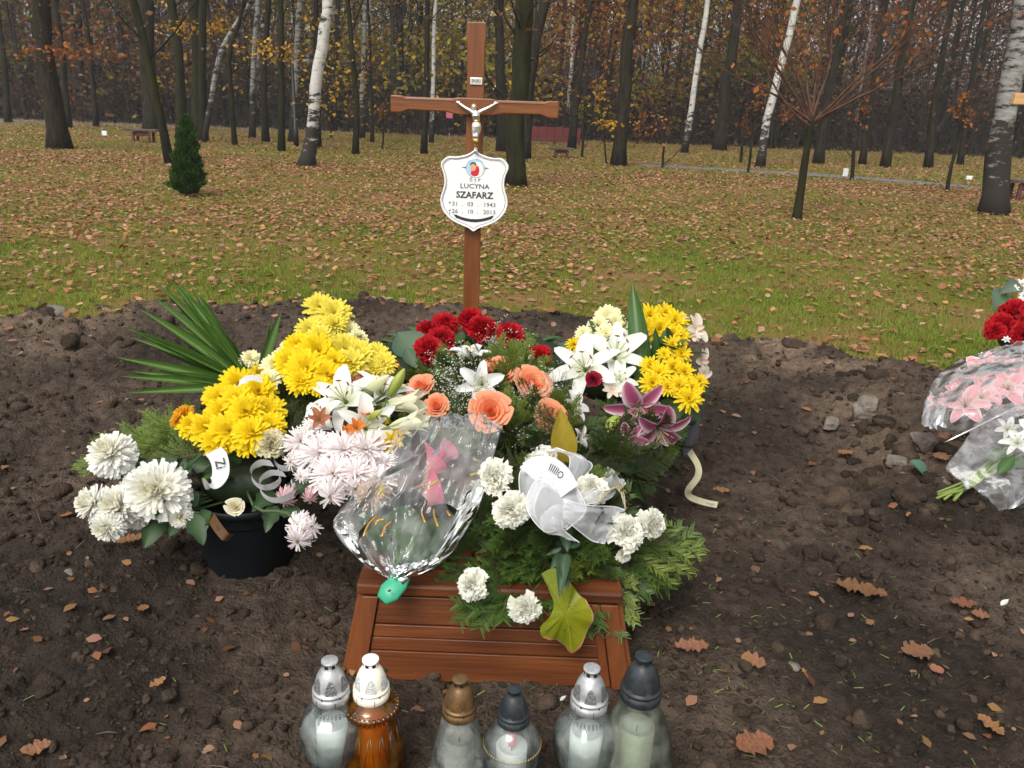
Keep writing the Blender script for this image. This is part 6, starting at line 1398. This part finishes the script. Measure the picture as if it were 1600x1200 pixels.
mb = MB(); tube(mb, [P(1508, 752, .145), P(1512, 764, .125)], .008, 7, (.6, .6, .5)); part('tie', mb, t, mat=M_satin)
t = thing('red_rose_basket', 'dark red silk roses with small white blossoms, cut by the right edge', 'flowers', P(1600, 560, .2))
for (u, v, z, r) in ((1566, 508, .42, 22), (1585, 488, .43, 22), (1555, 516, .41, 14), (1598, 522, .41, 20), (1625, 500, .43, 28), (1610, 490, .44, 20)): flower('redrose', t, u, v, z, r, sc=1.15)
for (u, v, z, r) in ((1597, 444, .47, 10), (1585, 452, .47, 8), (1600, 462, .46, 9), (1572, 531, .38, 7), (1581, 527, .38, 7), (1600, 470, .46, 8)): flower('trumpet', t, u, v, z, r)
green_at(t, 'leaf', 1590, 470, .42, 1556, 492, .42, 1.0); green_at(t, 'greyleaf', 1600, 455, .45, 1560, 462, .46, .6)
base_pad(t, 'stem_bundle', P(1605, 530, .32), (.11, .10, .10), (.012, .028, .012)); greens(t, P(1605, 520, .34), (.12, .1, .1), 24, ['leaf', 'mumleaf'], .09)
c2 = Q(1676, 158, 5.2); t = thing('pale_grave_cross', 'pale wooden cross of the neighbouring grave, only its arm tip in view', 'cross', (c2.x, 5.2, 0))
part('post', bbox_mesh('post', (0, 0, .80), (.062, .045, 1.72), M_palewood, .004), t, T((c2.x, 5.2, 0))); part('arm', bbox_mesh('arm', (0, -.045, 0), (.78, .035, .066), M_palewood, .004), t, T(c2)); 
PLM = T(Q(1645, 306, 5.12)) @ Matrix.Rotation(R_(90), 4, 'X'); part('name_plate', plate_mesh(.95, -.003, .003, M_white, 'name_plate'), t, PLM)

# ---- stones between the graves
for i, (u, v, wpx, lab) in enumerate(((1445, 695, 34, 'squarish brown stone just below the pink lily bouquet'), (1350, 640, 40, 'flat grey stone lying left of the pink lily bouquet'), (1480, 755, 22, 'pale stone at the tip of the wrapped green stems'), (1420, 770, 20, 'small brown clod left of the cut stems'), (1240, 1045, 16, 'grey stone on the open soil at the lower right'), (1300, 665, 24, 'pale flat stone on the soil between the graves'), (1400, 725, 24, 'grey stone just left of the green scrap'), (265, 1088, 22, 'brown clod of earth near the leftmost lantern'), (1495, 770, 16, 'little pale stone under the cut stems'), (108, 896, 14, 'grey stone on the soil at the left'), (1380, 665, 30, 'dark lump beside the flat grey stone'), (90, 495, 30, 'flat dark slab at the edge of the grass on the left'))):
    p = PS(u, v); s = wpx*mpp(p)*.6; V, F = ico(3, 40+i, .42); mb = MB(); mb.add(np.clip(V, -.85, .85)*s*np.array([1.2, .9, .75]), F); o = part('stone', mb, None, orient(p+Vector((0, 0, s*.2)), (U(-.2, .2), U(-.2, .2), 1)), M_stone if i not in (3, 7, 10) else M_clod); tag(o, lab, 'stone', 'larger stones on the dug soil')
p = PS(1432, 742); o = part('leaf_scrap', g_leaf(1, .55, (.05, .12, .08), (.07, .15, .1), -.9).mesh('leaf_scrap', M_glossleaf), None, along(p+Vector((-.03, 0, .05)), (.6, -.3, -.4), (0, -.5, 1), .085)); tag(o, 'blue-green leaf scrap sticking out of the soil by the stones', 'leaf')

# ---- fallen leaves one can pick out on the soil
M_oak = mat('dry_oak_leaf', (.17, .065, .032), (.30, .14, .07), 18, rough=.65, transl=.12, attr=True, bump=.2, bscale=60)
OAK = [(1178, 1172, 62, 20, 1, 'largest orange oak leaf at the bottom edge'), (1344, 930, 70, -25, .9, 'long brown oak leaf in the middle of the right soil'), (1176, 1041, 36, -30, 1.25, 'pale brown oak leaf right of the black-lidded lantern'), (1432, 1026, 46, 10, 1.2, 'tan folded leaf on the right soil'), (1504, 950, 36, -5, 1, 'rusty leaf near the white petal'), (1530, 968, 24, -20, 1.2, 'small orange leaf right of the rusty leaf'), (1545, 1142, 44, -70, .8, 'dark red-brown oak leaf near the lower right corner'), (1080, 1018, 50, 5, .8, 'dark purple-brown leaf right of the grave cover'), (1126, 772, 24, -15, .9, 'small orange leaf beside the cream ribbon'), (203, 850, 42, 25, .8, 'reddish oak leaf below the white chrysanthemums'), (60, 1178, 36, 40, 1, 'rust oak leaf in the lower left corner'), (225, 958, 16, 10, 1.1, 'small tan leaf left of the pot'), (1462, 1054, 20, 10, 1.2, 'small yellow leaf below the tan leaf'), (248, 1075, 26, 60, .9, 'dull red leaf standing against a clod'), (1320, 713, 26, 15, 1, 'orange leaf lying among the stones'), (1470, 720, 30, 80, 1, 'crisp orange leaf under the wrapped stems'), (1270, 935, 14, 0, 1.1, 'tiny orange leaf left of the long oak leaf'), (1358, 980, 16, 30, 1, 'curled orange scrap of leaf below the long oak leaf'), (1035, 590, 20, 0, 1, 'brown leaf at the grass edge behind the daisies'), (1160, 526, 24, 0, 1, 'pale leaf on the sand patch')]
for i, (u, v, wpx, rot, wd, lab) in enumerate(OAK):
    p = PS(u, v, .004); s = wpx*mpp(p)*1.05; V, F = leafshape(3.2, i, i not in (11, 12), .3); mb = MB(); mb.add(V*np.array([1, wd, 1]), F, np.array((1, 1, 1))*U(.7, 1.2)*np.array((1, U(.85, 1.15), U(.8, 1.2))))
    tube(mb, [(-.5, 0, .04), (-.72, .02, .02)], .012, 4, (.6, .5, .5)); o = part('fallen_leaf', mb, None, T(p+Vector((0, 0, .014))) @ Matrix.Rotation(R_(rot), 4, 'Z') @ Matrix.Rotation(U(-.12, .12), 4, 'X') @ Matrix.Scale(s, 4), M_oak); tag(o, lab, 'leaf', 'single dry leaves on the dug soil')
for (u, v, w, lab) in ((1564, 946, 16, 'white petal lying on the right soil'), (875, 1095, 13, 'white petal between the lanterns'), (1148, 526, 15, 'white petal on the grass edge')):
    p = PS(u, v, .004); mb = g_leaf(1, .6, WHITE, WHITE, .6, .5, n=6); tag(part('petal', mb.mesh('petal', M_petal), None, along(p, (1, .3, .05), (0, 0, 1), w*mpp(p))), lab, 'petal')

# ================================================================== things on the far meadow
M_bench = mat('dark_red_paint', (.075, .022, .018), (.11, .035, .027), 9, rough=.7); M_benchtop = mat('weathered_plank', (.06, .045, .035), (.11, .085, .065), 12, rough=.9); M_metal = mat('dark_lamp_metal', (.012, .014, .016), rough=.5)
def bench(label, u, v, wpx, hpx):
    p = P(u, v); m = mpp(p); L = wpx*m; H = hpx*m; t = thing('bench', label, 'bench', p)
    part('seat', bbox_mesh('seat', (0, 0, H), (L*1.25, .38, .05), M_benchtop, .008), t, T(p)); part('apron', bbox_mesh('apron', (0, -.1, H-.03-H*.19), (L*.56, .04, H*.38), M_bench, .005), t, T(p))
    for sx in (-1, 1):
        for sy_ in (-1, 1): part('leg', bbox_mesh('leg', (sx*L*.31, sy_*.13, H*.5-.02), (.06, .05, H-.05), M_bench, .006), t, T(p))
bench('low bench with red apron on the left meadow', 225, 222, 40, 18); bench('low bench with red apron right of the cross', 877, 247, 30, 14); bench('bench cut off by the right edge behind the rough birch', 1596, 312, 42, 28)
p = P(866, 226); m = mpp(p); t = thing('sheet_metal_barrier', 'long dull red metal panel standing beyond the cross', 'barrier', p)
for i in range(6): part('panel', bbox_mesh('panel', (-39*m+i*13.2*m+6.6*m, 0, 15*m), (13.0*m, .05, 22*m), mat('red_sheet', (.10, .017, .018), (.14, .024, .024), 5, rough=.7) if i == 0 else bpy.data.materials['red_sheet'], .01), t, T(p))
for i in range(3): part('post', bbox_mesh('post', (-38*m+i*38*m, .06, 12*m), (.08, .06, 26*m), M_bench, .01), t, T(p))
def marker(label, u, v, w, h, c, stand=.3):
    p = P(u, v); m = mpp(p); t = thing('marker', label, 'marker', p); mm = mat('marker_paint', c, rough=.5); part('face', bbox_mesh('face', (0, 0, h*m*(.5+stand)), (w*m, .04, h*m), mm, .01), t, T(p)); part('post', bbox_mesh('post', (0, .03, h*m*.4), (.05, .04, h*m*.8), M_greyp, .005), t, T(p))
marker('small white marker on the meadow left of the low bench', 164, 214, 8, 7, (.7, .72, .74)); marker('small white post beside the short sapling on the right', 1320, 277, 8, 12, (.66, .68, .66), .1); marker('white marker beyond the path, left of the rough birch', 1513, 284, 9, 6, (.7, .72, .66), .5); marker('little red and white sign behind the left cross arm', 702, 215, 10, 9, (.55, .12, .16), 3.2)
p = P(463, 229); t = thing('street_lamp', 'dark metal lamp post with curved arm and lantern left of the birch', 'street lamp', p); H = Q(463, 78, p.y).z
mb = MB(); tube(mb, [p, p+Vector((0, 0, .5)), p+Vector((0, 0, .52)), Vector((p.x, p.y, H))], [.075, .07, .05, .04], 10); part('pole', mb, t, mat=M_metal)
for (u, v) in ((483, 96), (444, 96)):
    e = Q(u, v, p.y); mb = MB(); a = Vector((p.x, p.y, Q(463, 112, p.y).z)); tube(mb, spline([a, a.lerp(e, .5)+Vector((0, 0, -.12)), Vector((e.x, e.y, e.z-.12))], 8), .025, 6); ar = part('arm', mb, t, mat=M_metal)
    mb = MB(); lathe(mb, [(.02, -.14), (.07, -.10), (.11, .10), (.02, .12)], 10); part('lamp_glass', mb, ar, T(e), mat('lamp_glass', (.10, .11, .11), rough=.2)); mb = MB(); lathe(mb, [(.14, .10), (.13, .14), (.03, .22), (.001, .26)], 10); part('lamp_roof', mb, ar, T(e), M_metal)
p = P(774, 214); t = thing('globe_lamp', 'small pale globe lamp on a thin post right of the cross post', 'street lamp', p); e = Q(774, 138, p.y); mb = MB(); tube(mb, [p, e], .03, 6); part('pole', mb, t, mat=M_metal); V, F = ico(2, 3, .0); mb = MB(); lathe(mb, [(.001, -.13), (.09, -.09), (.13, 0), (.09, .09), (.001, .13)], 12); part('globe', mb, t, T(e), mat('globe_white', (.7, .68, .58), rough=.4))
